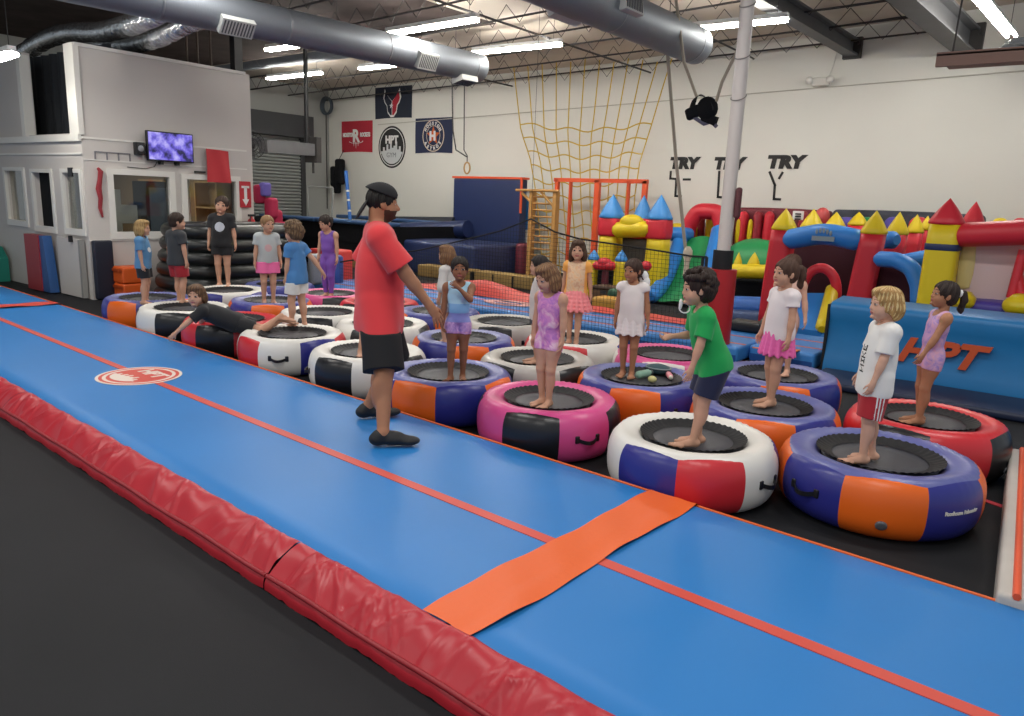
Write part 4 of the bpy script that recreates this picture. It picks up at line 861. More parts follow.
pbox(t, 'arch_post', 706, 712, 216, 240, 15.9, .2, M_vyel, .06); pbox(t, 'arch_post', 690, 695, 226, 244, 15.85, .2, M_vyel, .05); pbox(t, 'yellow_bar', 670, 683, 224, 232, 15.6, .3, M_vyel, .05)
# --- obstacle course along the wall
t = thing('obstacle_course', (-4.6, 15.5, 0), 'long maroon and green inflatable obstacle course along the far wall right of the pole', 'inflatable')
pbox(t, 'back_panel', 735, 830, 209, 262, 16.0, .3, M_maroon, .06)
for px, mt in ((742, M_vred2), (757, mat('inflatable_darkred', '#93202f', .5)), (768, M_vred2), (803, mat('inflatable_darkred', '#93202f', .5))): pbox(t, 'pillar', px-4, px+4, 212, 262, 15.75, .25, mt, .08)
for px in (738, 750): pbox(t, 'yellow_pillar', px-1.5, px+1.5, 220, 244, 15.7, .1, M_vyel, .03)
m = MB(); a = aty(752, 262, 15.0); m.ell((a[0], 15.2, a[2]-.15), (.75, .5, .62), 20); m.build('green_hump', M_vgreen, t)
pbox(t, 'black_base', 728, 768, 280, 325, 13.8, 1.2, M_black2, .06); a, b = aty(729, 271, 13.6), aty(769, 272, 13.6); airtube(t, [a, b], .13, M_vyel, 'yellow_beam')
tower(t, 746, 757, 266, 13.6, None, M_vyel, pyt=252); tower(t, 732, 740, 268, 13.8, None, M_vyel, pyt=252)
a, b = aty(724, 307, 12.6), aty(770, 309, 12.6); airtube(t, [a, b], .2, mat('inflatable_deepblue', '#1f5aa8', .45), 'base_tube'); a, b = aty(724, 318, 12.3), aty(770, 322, 12.3); airtube(t, [a, b], .17, mat('navy_tube', '#1b3766', .5), 'base_tube')
t = thing('obstacle_course', (-2, 16, 0), 'dark inflatable backdrop with red and yellow tops behind the yellow-coned castle', 'inflatable')
pbox(t, 'panel', 832, 985, 212, 262, 15.9, .4, mat('dark_multi', '#2f3340', .7, var=.5, vscale=3), .08)
for px, mt in ((846, M_vpurple), (866, M_vgreen), (893, M_vpurple), (918, M_vred2), (975, M_vred2), (1000, M_vyel), (1020, M_vred2)): pbox(t, 'pillar', px-9, px+9, 218 if px < 960 else 219, 260, 15.5, .3, mt, .1)
t = thing('paper_sign', (-4.2, 15.8, 1.9), 'small white notice with a black frame above the yellow cones', 'sign'); pbox(t, 'sheet', 793, 804, 211, 220, 15.3, .02, M_white, .005, 0); a, b = aty(794, 213, 15.28), aty(803, 213, 15.28)
m = MB(); 
for k in range(3): m.box((a[0]+.03, 15.27, a[2]-.03-.05*k), (b[0]-.03, 15.28, a[2]-.0-.05*k))
m.build('lines', M_ink, t)
m = MB(); m.ell(aty(822, 217, 15.0), (.14, .14, .18), 16); tag(m.build('balloon', mat('balloon_red', '#c04a4a', .35)), 'red balloon between the yellow cones', 'balloon')
# --- castle with yellow cones
Y3 = 11.9; t = thing('bouncy_castle', (-3, 13, 0), 'red and blue bouncy castle with many yellow cones behind the barrier mat', 'bouncy castle')
tower(t, 769, 792, 230, Y3, M_vred2, M_vyel, pyt=208, lean=(-.06, 0)); tower(t, 798, 819.5, 228.5, 13.6, M_vred2, M_vyel, pyt=208.5); tower(t, 823, 842, 227.5, 14.4, M_vred2, M_vyel, pyt=211.5); tower(t, 846, 865, 225.5, 15.0, M_vred2, M_vyel, pyt=211.5)
tower(t, 858.5, 884, 234, 11.6, M_vred2, M_vyel, pyt=210, lean=(-.12, 0)); tower(t, 884, 906, 234.7, 12.9, M_vred2, M_vyel, pyt=211.5); tower(t, 905, 922, 233, 14.0, M_vred2, M_vyel, pyt=214); tower(t, 919, 931, 230, 14.6, M_vred2, M_vyel, pyt=215.5)
a, b, m_ = aty(791, 239, 11.95), aty(857, 240, 11.75), aty(824, 233, 11.8); airtube(t, [a, m_, b], .155, M_iblue, 'front_beam')
m = MB(); cc = aty(823, 238, 11.62); m.obox(cc-Z_*.01, X_*.16, Y_*.004, Z_*.035); 
for k in range(5): m.ell(cc+Z_*(.09+.02*math.sin(k))+X_*(.05*(k-2)), (.02, .006, .04), 8)
m.v = [(x, y-.0, z) for x, y, z in m.v]; m.build('beam_logo', mat('logo_grey', '#8c9aa0', .6), t)
pbox(t, 'back_netting', 790, 860, 243, 296, 13.0, .03, mat('netting_maroon', '#431a26', .9), .01); pbox(t, 'inner_column', 800, 814, 242, 295, 13.4, .3, mat('inflatable_darkred', '#93202f', .5), .1)
a, b = aty(801, 297, 12.05), aty(836, 298, 12.05); zt = aty(818, 267.5, 12.05)[2]; cc = (a+b)/2; rr = (b[0]-a[0])/2
airtube(t, [a]+[np.array([cc[0]-rr*math.cos(s), a[1], a[2]+.1+(zt-a[2]-.1)*math.sin(s)]) for s in np.linspace(0.05, math.pi-.05, 10)]+[b], .075, M_vred2, 'entry_arch')
pbox(t, 'side_base', 786, 800, 297, 330, 12.0, .5, mat('inflatable_deepblue', '#1f5aa8', .45), .08)
S0, S1, S2, S3 = aty(800, 293, 12.1), aty(832, 293, 12.1), aty(792, 327, 11.2), aty(822, 332, 11.2)
m = MB(); m.grid(lambda u, v: (S0+(S1-S0)*u)*(1-v)+(S2+(S3-S2)*u)*v-Z_*.08*math.sin(math.pi*v), 10, 12); m.grid(lambda u, v: ((S2+(S3-S2)*u)*[1, 1, 1-v]), 10, 3); m.build('slide', M_iblue, t)
airtube(t, [S1+X_*.0+Z_*.05, (S1+S3)/2+Z_*.03, S3+Z_*.07], .10, M_vyel, 'slide_rail'); airtube(t, [S3-Z_*.12+X_*.1, S1+X_*.1-Z_*.2], .12, M_iblue, 'slide_side')
a = [aty(880, 259, 11.5), aty(897, 260, 11.4), aty(912, 268, 11.3), aty(919, 285, 11.25), aty(919, 303, 11.2)]; airtube(t, a, .11, M_iblue, 'side_arch')
a, b = aty(884, 240, 12.4), aty(893, 240, 12.3); airtube(t, [a, b], .13, M_iblue, 'upper_tube'); a, b = aty(903, 262, 12.8), aty(925, 258, 12.9); airtube(t, [a, b], .12, M_iblue, 'rear_tube')
pbox(t, 'side_netting', 880, 920, 262, 305, 11.9, .03, mat('netting_maroon', '#431a26', .9), .01); pbox(t, 'side_column', 893, 907, 258, 300, 12.3, .3, mat('inflatable_darkred', '#93202f', .5), .1)
# --- castle with red cones
Y4 = 10.4; t = thing('bouncy_castle', (-.6, 11, 0), 'yellow bouncy castle with two red cones and a white mesh front at the right', 'bouncy castle')
zb1, zb0 = aty(940, 244, Y4)[2], aty(940, 250.5, Y4)[2]
tower(t, 926.5, 962, 224.5, Y4, M_vyel, M_vred2, pyt=197.5, band=(zb0, zb1)); tower(t, 960, 983, 225, 12.2, M_vyel, M_vred2, pyt=201)
tower(t, 1058, 1094, 222, Y4, M_vyel, M_vred2, pyt=193, band=(zb0, zb1))
a, b = aty(962, 235, Y4+.15), aty(1060, 231, Y4+.0); airtube(t, [a, b], .145, M_vred2, 'front_beam')
m = MB(); text_mesh(m, 'Yo', .15, aty(1014, 238, Y4-.02), X_, Z_, .006, bold=.008, shear=.2); m.build('beam_logo', mat('logo_violet', '#c7a7d8', .5), t)
pbox(t, 'mesh_front', 957, 1060, 245, 306, Y4+.35, .03, mat('white_netting', '#d5bcbc', .8), .01); pbox(t, 'yellow_panel', 963, 976, 246, 288, Y4+.32, .03, mat('pale_yellow', '#d9c88a', .7), .01)
pbox(t, 'purple_floor', 960, 1060, 304, 320, Y4+.05, 1.2, M_vpurple, .06)
pbox(t, 'yellow_cushion', 959, 974, 294, 310, Y4-.05, .3, M_vyel, .09); pbox(t, 'yellow_cushion', 1004, 1040, 297, 318, Y4-.15, .4, M_vyel, .12)
for p, q in (((1024, 250), (1011, 298)), ((1017, 272), (1022, 298))): m = MB(); m.tube([aty(*p, Y4+.2), aty(*q, Y4+.15)], .055, 8); m.build('red_strap', M_vred2, t)
# ---------------------------------------------------------------- trampolines
VC = {'blue': mat('pvc_blue', '#2c2f86', .33, spec=.55), 'orange': mat('pvc_orange', '#ee6a1c', .35, spec=.5), 'lilac': mat('pvc_lilac', '#6167a3', .34, spec=.6, var=.04),
      'white': mat('pvc_white', '#e4e1da', .36, spec=.5), 'red': mat('pvc_red', '#cf2c36', .34, spec=.55), 'black': mat('pvc_black', '#1b1b1f', .3, spec=.55),
      'pink': mat('pvc_pink', '#d54d8c', .34, spec=.55), 'silver': mat('pvc_silver', '#bdb9b2', .36, spec=.5)}
M_bed = mat('bed_fabric', '#46474c', .5, spec=.35, bump=.05, bscale=300); M_bord = mat('bed_border', '#1b1b1e', .6, spec=.3); M_valve = mat('valve_grey', '#6e7076', .4)
BZ = .335
def trampoline(x, y, rot, pal, label, s=1.0, handles=(0,), valve=None, text=None):
    """pal: (top colour, list of eight side colours counter-clockwise starting at angle rot)"""
    t = thing('inflatable_trampoline', (x, y, 0), label, 'trampoline', 'inflatable trampolines in three rows')
    top, sides = pal; names = [top]+sorted(set(sides)-{top}); mats = [VC[n] for n in names]; nseg = len(sides)
    NA, NS = nseg*14, 44; NP = 20; R0, aw, ah = .425*s, .138*s, .195
    rnd = random.Random(int(abs(x*971+y*373))); ph = [rnd.uniform(0, 6.28) for _ in range(6)]
    def pt(i, j):
        a = rot+2*math.pi*i/NA; f = (i % 14)/14; lim = math.radians(50+10*math.sin(math.pi*f)); lo = math.radians(-100)
        q = lo+(lim-lo)*j/NP if j <= NP else lim+(2*math.pi+lo-lim)*(j-NP)/(NS-NP)
        cq, sq = math.cos(q), math.sin(q); e = .80
        w_ = abs((i % 14)/14-.0); w_ = min(w_, 1-w_)*2      # 0 at seam .. 1 mid panel
        bul = 1-.035*(1-w_)**2*1.0
        wr = 0.006*math.sin(a*61+ph[0])*max(0, sq)**2*max(0, cq+.35)+.0035*math.sin(a*113+ph[1])*max(0, sq)
        rr = R0+aw*np.sign(cq)*abs(cq)**e*(bul if cq > 0 else 1)+wr; z = ah+ah*np.sign(sq)*abs(sq)**e*(1 if sq < 0 else bul**.5)+wr*.7
        if sq > 0 and cq < .3: z -= .035*(.3-cq)
        return (x+rr*math.cos(a), y+rr*math.sin(a), z)
    V = [pt(i, j) for i in range(NA) for j in range(NS)]; F = []; MI = []
    for i in range(NA):
        sd = sides[i//14]
        for j in range(NS):
            F.append((i*NS+j, ((i+1) % NA)*NS+j, ((i+1) % NA)*NS+(j+1) % NS, i*NS+(j+1) % NS)); MI.append(names.index(sd) if j < NP else 0)
    m = MB(); m.add(V, F, MI, True); m.build('air_ring', mats, t)
    br = .345*s; m = MB(); m.lathe([(0, BZ-.004), (br*.5, BZ-.003), (br*.93, BZ), (br*.93, BZ-.02), (0, BZ-.03)], (x, y, 0), 48); m.build('bed', M_bed, t)
    m = MB(); n = 120
    def bd(a, b):
        k = a*2*math.pi; rf = 1+.006*math.sin(k*48)*b; r_ = br*(.76+.26*b)*(rf if b > .5 else 1); return (x+r_*math.cos(k), y+r_*math.sin(k), BZ+.004+.034*b**1.5+.0035*math.sin(k*48+1)*b)
    m.grid(bd, 192, 5); m.build('bed_border', M_bord, t)
    for hi in handles:
        a = rot+2*math.pi*(hi+.5)/nseg; n_ = np.array([math.cos(a), math.sin(a), 0]); tg = np.array([-n_[1], n_[0], 0]); c = np.array([x, y, .20])+n_*(R0+aw*.985)
        dark = 'black' if sides[hi % nseg] != 'black' else 'silver'; q = MB()
        P = [c+tg*s_*.085*s+n_*(.004-abs(s_)**2*.016+.03*(1-s_*s_)*(1 if dark else 1))-Z_*.022*(1-s_*s_) for s_ in np.linspace(-1, 1, 11)]
        for p, r_ in zip(P, P[1:]): q.obox((p+r_)/2, (r_-p)/2*1.05, n_*.004, Z_*.014)
        for k in (-1, 1): q.rbox(c+tg*k*.085*s-n_*.012, (.03, .035, .055), .008, 2, ax=(n_, tg, Z_))
        q.build('handle', VC['black'], t)
    if valve is not None:
        a = rot+2*math.pi*(valve+.5)/nseg; n_ = np.array([math.cos(a)*.9, math.sin(a)*.9, -.42]); n_ /= np.linalg.norm(n_); tg = np.array([-math.sin(a), math.cos(a), 0]); c = np.array([x+(R0+aw*.955)*math.cos(a), y+(R0+aw*.955)*math.sin(a), .115])
        q = MB(); q.lathe([(0, -.005), (.032, -.004), (.032, .006), (.024, .010), (.0, .007)], c, 18, ax=(tg, np.cross(n_, tg), n_)); q.build('valve', M_valve, t)
    if text:
        a = rot+2*math.pi*(text[1]+.5)/nseg; q = MB(); L = len(text[0])
        for i, ch in enumerate(text[0]):
            aa = a+(i-L/2)*.0225; n_ = np.array([math.cos(aa), math.sin(aa), 0]); tg = np.array([-n_[1], n_[0], 0]); text_mesh(q, ch, .032, np.array([x, y, .205])+n_*(R0+aw*1.0)+n_*.002, tg, Z_, .003, bold=.001, align='CENTER')
        q.build('lettering', VC['white'], t)
    return t
BO = ('lilac', ['orange', 'blue']*4); WRB = ('white', ['red', 'white', 'blue', 'red', 'white', 'blue', 'red', 'white']); WB = ('white', ['black', 'white']*4)
SBk = ('silver', ['black', 'silver']*4); PB = ('pink', ['black', 'pink']*4); RB = ('red', ['black', 'red']*4); PW = ('pink', ['white', 'pink', 'pink', 'white', 'pink', 'pink', 'white', 'pink'])
def ang(x, y): return math.atan2(-y, -x)   # towards the viewer
def place(px, py, pal, label, off=-.5, dx=0, dy=0, **k):
    p = atz(px, py, BZ); x, y = p[0]+dx, p[1]+dy; trampoline(x, y, ang(x, y)+2*math.pi/8*off, pal, label, **k); return x, y
T = {}
T['B'] = place(879, 457.5, BO, 'blue and orange trampoline nearest the right, under the blond boy in the white T-shirt', -0.37, s=1.06, handles=(-1,), valve=0, text=('Roodhouse Rebounder', 1))
T['A'] = place(691, 441, WRB, 'white, red and blue trampoline under the boy in green', -3.18, dx=-.01, dy=.05, handles=(4,), s=.985)
T['C'] = place(923, 420, RB, 'red and black trampoline under the girl with a ponytail', -0.9, handles=(), valve=2, dx=.02)
T['D'] = place(764.5, 407.5, BO, 'blue and orange trampoline under the girl in the pink skirt', -0.45, handles=(3,))
T['E'] = place(777, 377, BO, 'blue and orange trampoline under the child hidden behind the girl in the pink skirt', -0.3, handles=(4,))
T['F'] = place(546, 402, PB, 'pink and black trampoline under the girl in the pink leotard', -0.8, dy=.04, handles=(1,), s=.985)
T['G'] = place(638, 379.5, BO, 'blue and orange trampoline with a bag and bottles lying on it', -0.6, dx=.02, dy=.02, handles=(1,))
T['H'] = place(665, 356.5, PW, 'pink and white trampoline with nobody on it right of the girl in white', -.6, dx=.02, dy=.03, handles=())
T['I'] = place(575, 341, WRB, 'white trampoline with red and blue panels under the girl in the pink skirt dress', -0.68, handles=())
T['J'] = place(539, 361, SBk, 'silver and black trampoline under the dark haired girl behind the pink leotard', -1.5, dx=-.02, handles=(1,))
T['K'] = place(506, 323.5, SBk, 'empty silver and black trampoline in the back row by the net', -0.83, handles=(1,))
T['L'] = place(445, 374, BO, 'blue and orange trampoline under the girl with her hand at her mouth', -1.23, dx=.04, handles=())
T['M'] = place(464, 340, BO, 'blue and orange trampoline behind the hand of the adult', -0.37, handles=(-1,))
T['N'] = place(439, 313, BO, 'blue and orange trampoline in the back row beside the adult arm', -.1, handles=(2,))
T['O'] = place(372, 354, WB, 'white and black trampoline directly behind the shorts of the adult', -1.35, dx=-.05, handles=(-1,))
T['P'] = place(383, 325.5, WB, 'white and black trampoline in the middle row behind the shirt of the adult', -.9, handles=(2,))
T['Q'] = place(292.6, 335.4, ('white', ['red', 'white', 'blue', 'red', 'white', 'blue', 'red', 'white']), 'white, red and blue trampoline under the curly haired child in blue', -1.83, handles=(1,))
T['R'] = place(324, 314, WB, 'white and black trampoline behind the curly haired child in blue', -0.77, handles=(2,))
T['S'] = place(331, 295, PB, 'pink and black trampoline under the girl in the purple unitard', -0.28, handles=())
T['T'] = place(271, 302, BO, 'blue and orange trampoline under the girl in pink shorts', -.6, handles=(2,))
T['U'] = place(227, 291.5, ('white', ['blue', 'white']*4), 'white and blue trampoline under the boy in the black T-shirt', -1.2, dx=.04, handles=(2,))
T['V'] = place(233, 321, RB, 'red and black trampoline under the body of the lying boy', -1.0, handles=(2,))
T['W'] = place(184, 309, WB, 'white and black trampoline under the arms of the lying boy', -0.83, dx=.02, handles=(2,))
T['X'] = place(149, 299.5, BO, 'blue and orange trampoline under the fair haired child at the far left', -1.35, dx=-.02, handles=(3,))
T['Y'] = place(278, 286, ('lilac', ['blue', 'lilac']*4), 'all blue trampoline in the back row behind the girl in pink shorts', -.6, dy=.03, handles=())
trampoline(-7.78, 7.2, 1.2, RB, 'red and black trampoline mostly hidden behind the back of the adult', handles=())
# things left on a trampoline
gx, gy = T['G']
p = atz(658, 374, BZ); t = thing('pouch', p, 'dark teal pouch lying on the blue and orange trampoline', 'bag'); m = MB(); m.ell(p+Z_*.045, (.115, .09, .05), 18); m.build('body', mat('pouch_teal', '#2d4a52', .6), t); q = MB(); q.tube([p+Z_*.05+np.array([.118*math.cos(a), .093*math.sin(a), .012]) for a in np.linspace(0, 2*math.pi, 30)], .008, 5, cap=False); q.build('zip', mat('pouch_grey', '#7c8b8e', .5), t)
a, b = atz(637, 379.5, BZ), atz(649, 377, BZ); d = (b-a)/np.linalg.norm(b-a); t = thing('water_bottle', a, 'pale green bottle lying beside the teal pouch', 'bottle'); s = np.cross(d, Z_); m = MB(); m.lathe([(0, 0), (.03, .005), (.034, .02), (.034, .15), (.02, .18)], a+Z_*.04, 16, ax=(s, np.cross(s, d), d)); m.build('body', mat('bottle_green', '#8fb8a4', .35), t); m = MB(); m.lathe([(.022, .175), (.022, .205), (0, .207)], a+Z_*.04, 14, ax=(s, np.cross(s, d), d)); m.build('cap', mat('bottle_cap', '#4c5a5a', .5), t)
a, b = atz(668, 377, BZ), atz(672, 383, BZ); d = (b-a)/np.linalg.norm(b-a); t = thing('water_bottle', a, 'pink bottle lying right of the teal pouch', 'bottle'); s = np.cross(d, Z_); m = MB(); m.lathe([(0, 0), (.024, .005), (.026, .02), (.026, .12), (.016, .14)], a+Z_*.03, 16, ax=(s, np.cross(s, d), d)); m.build('body', mat('bottle_pink', '#d98a92', .35), t); m = MB(); m.lathe([(.018, .135), (.018, .16), (0, .162)], a+Z_*.03, 14, ax=(s, np.cross(s, d), d)); m.build('cap', mat('cap_pale', '#d9d2c4', .5), t)
m = MB(); p = atz(652, 382.5, BZ); m.ell(p+Z_*.03, (.04, .035, .03), 14); tag(m.build('yellow_ball', mat('ball_cream', '#d6d08f', .5)), 'small cream yellow ball in front of the teal pouch', 'ball')
# ---------------------------------------------------------------- people: signed-distance bodies, meshed by surface nets
def nrm(v): v = np.array(v, float); return v/(np.linalg.norm(v)+1e-12)
class Vox:
    def __init__(s, lo, hi, vs):
        s.lo = np.array(lo, float); s.vs = vs; s.n = np.ceil((np.array(hi)-s.lo)/vs).astype(int)+1
        s.D = np.full(s.n, 1.0, np.float32); s.ax = [(s.lo[i]+vs*np.arange(s.n[i])).astype(np.float32) for i in range(3)]
    def sub(s, lo, hi):
        a = np.clip(np.floor((np.array(lo)-s.lo)/s.vs).astype(int), 0, s.n-1); b = np.clip(np.ceil((np.array(hi)-s.lo)/s.vs).astype(int)+1, 1, s.n)
        sl = tuple(slice(a[i], max(b[i], a[i]+1)) for i in range(3))
        return sl, s.ax[0][sl[0]][:, None, None], s.ax[1][sl[1]][None, :, None], s.ax[2][sl[2]][None, None, :]
    def prim(s, p, infl=0.0, k=0.02, op='u'):
        if p[0] == 'rc':
            _, a, b, ra, rb = p; ra += infl; rb += infl; m = max(ra, rb)+k+s.vs*3; lo = np.minimum(a, b)-m; hi = np.maximum(a, b)+m
        else:
            _, c, r, R = p; r = np.array(r)+infl; m = max(r)+k+s.vs*3; lo = np.array(c)-m; hi = np.array(c)+m
        sl, X, Y, Z = s.sub(lo, hi)
        if p[0] == 'rc':
            d = np.array(b)-np.array(a); L = float(d@d)+1e-12
            px, py, pz = X-a[0], Y-a[1], Z-a[2]; t = np.clip((px*d[0]+py*d[1]+pz*d[2])/L, 0, 1)
            dist = np.sqrt((px-d[0]*t)**2+(py-d[1]*t)**2+(pz-d[2]*t)**2)-(ra+(rb-ra)*t)
        else:
            px, py, pz = X-c[0], Y-c[1], Z-c[2]
            q = [(px*R[i][0]+py*R[i][1]+pz*R[i][2]) for i in range(3)]
            k0 = np.sqrt(sum((q[i]/r[i])**2 for i in range(3))); k1 = np.sqrt(sum((q[i]/r[i]**2)**2 for i in range(3)))+1e-9; dist = k0*(k0-1)/k1
        D = s.D[sl]
        if op == 'u':
            h = np.clip(.5+.5*(D-dist)/k, 0, 1); s.D[sl] = D*(1-h)+dist*h-k*h*(1-h)
        else:
            h = np.clip(.5-.5*(D+dist)/k, 0, 1); s.D[sl] = D*(1-h)-dist*h+k*h*(1-h)
    def merge(s, o, k):
        h = np.clip(.5+.5*(s.D-o.D)/k, 0, 1); s.D = (s.D*(1-h)+o.D*h-k*h*(1-h)).astype(np.float32)
    def plane(s, o, n):      # keep the side opposite to n
        X, Y, Z = s.ax[0][:, None, None], s.ax[1][None, :, None], s.ax[2][None, None, :]
        s.D = np.maximum(s.D, (X-o[0])*n[0]+(Y-o[1])*n[1]+(Z-o[2])*n[2]).astype(np.float32)
    def field(s, fn):
        X, Y, Z = s.ax[0][:, None, None], s.ax[1][None, :, None], s.ax[2][None, None, :]; s.D = (s.D+fn(X, Y, Z)).astype(np.float32)
    def cutlocal(s, o, n, c, rad):   # plane cut that only acts within rad of c
        sl, X, Y, Z = s.sub(np.array(c)-rad, np.array(c)+rad)
        pl = (X-o[0])*n[0]+(Y-o[1])*n[1]+(Z-o[2])*n[2]; inside = ((X-c[0])**2+(Y-c[1])**2+(Z-c[2])**2) < rad**2
        s.D[sl] = np.where(inside, np.maximum(s.D[sl], pl), s.D[sl])
    def mesh(s):
        D = s.D; S = D < 0
        c = [S[i:S.shape[0]-1+i, j:S.shape[1]-1+j, k:S.shape[2]-1+k] for i in (0, 1) for j in (0, 1) for k in (0, 1)]
        cnt = sum(x.astype(np.int8) for x in c); act = (cnt > 0) & (cnt < 8); idx = -np.ones(act.shape, np.int64); I = np.argwhere(act); idx[act] = np.arange(len(I))
        acc = np.zeros((len(I), 3)); num = np.zeros(len(I))
        cor = [(i, j, k) for i in (0, 1) for j in (0, 1) for k in (0, 1)]
        for a in range(8):
            for b in range(a+1, 8):
                df = np.array(cor[b])-np.array(cor[a])
                if abs(df).sum() != 1: continue
                va = D[tuple((I+cor[a]).T)]; vb = D[tuple((I+cor[b]).T)]; m = (va < 0) != (vb < 0); t = np.where(m, va/(va-vb+1e-12*(va == vb)), 0)
                acc[m] += (np.array(cor[a])+df*t[:, None])[m]; num[m] += 1
        V = s.lo+s.vs*(I+acc/num[:, None]); Q = []
        for ax in range(3):
            o1, o2 = [(1, 2), (2, 0), (0, 1)][ax]
            sa = [slice(1, -1)]*3; sa[ax] = slice(0, -1); sb = list(sa); sb[ax] = slice(1, None)
            A, B = S[tuple(sa)], S[tuple(sb)]; E = np.argwhere(A != B)
            if not len(E): continue
            base = E.copy(); base[:, o1] += 1; base[:, o2] += 1
            flip = A[tuple(E.T)]
            def at(d1, d2): q = base.copy(); q[:, o1] -= d1; q[:, o2] -= d2; return idx[tuple(q.T)]
            q = np.stack([at(1, 1), at(0, 1), at(0, 0), at(1, 0)], 1); q[~flip] = q[~flip][:, ::-1]; Q.append(q)
        Q = np.vstack(Q); Q = Q[(Q >= 0).all(1)]
        # light smoothing
        return V, Q
def smooth(V, Q, n=1, lam=.5):
    for _ in range(n):
        A = np.zeros_like(V); N = np.zeros(len(V))
        for i in range(4):
            for j in ((i+1) % 4, (i-1) % 4): np.add.at(A, Q[:, i], V[Q[:, j]]); np.add.at(N, Q[:, i], 1)
        V = V+lam*(A/np.maximum(N, 1)[:, None]-V)
    return V
def mk(name, V, Q, mats, mi, parent, Wm):
    W = V@Wm[0].T+Wm[1]-np.array(parent['_o']); me = bpy.data.meshes.new(name)
    me.vertices.add(len(W)); me.vertices.foreach_set('co', W.astype(np.float32).ravel()); me.loops.add(Q.size); me.loops.foreach_set('vertex_index', Q.astype(np.int32).ravel())
    me.polygons.add(len(Q)); me.polygons.foreach_set('loop_start', np.arange(0, Q.size, 4, dtype=np.int32))
    for m in mats: me.materials.append(m)
    me.update(calc_edges=True); me.polygons.foreach_set('use_smooth', np.ones(len(Q), bool))
    if mi is not None: me.polygons.foreach_set('material_index', np.asarray(mi, np.int32))
    me.update(); o = bpy.data.objects.new(name, me); COL.objects.link(o); o.parent = parent; o['_o'] = list(parent['_o']); return o
def ik(a, b, l1, l2, hint):
    d = b-a; L = np.linalg.norm(d); L2 = min(L, (l1+l2)*.999); d = d/(L+1e-9); b = a+d*L2
    x = (l1*l1-l2*l2+L2*L2)/(2*L2); h = math.sqrt(max(0, l1*l1-x*x)); n = np.array(hint, float)-d*np.dot(hint, d); n = n/(np.linalg.norm(n)+1e-9)
    return a+d*x+n*h, b
SK = {}
def skin(c, k): return mat('skin_'+k, c, .55, spec=.35, var=.03, vscale=14)
SKIN = {'light': skin('#c99a80', 'light'), 'fair': skin('#d3a48c', 'fair'), 'tan': skin('#a97658', 'tan'), 'brown': skin('#8d5f45', 'brown')}
M_eyew = mat('eye_white', '#b8aca4', .3); M_iris = mat('eye_dark', '#20140f', .25)
CH = dict(hh=.184, neck=.80, sh=.768, shw=.098, hip=.475, hpw=.047, knee=.262, ank=.042, ua=.155, fa=.130, hand=.098, tr=1.0, hw=.74)
AD = dict(hh=.130, neck=.852, sh=.815, shw=.112, hip=.515, hpw=.052, knee=.282, ank=.045, ua=.172, fa=.150, hand=.104, tr=1.05, hw=.70)
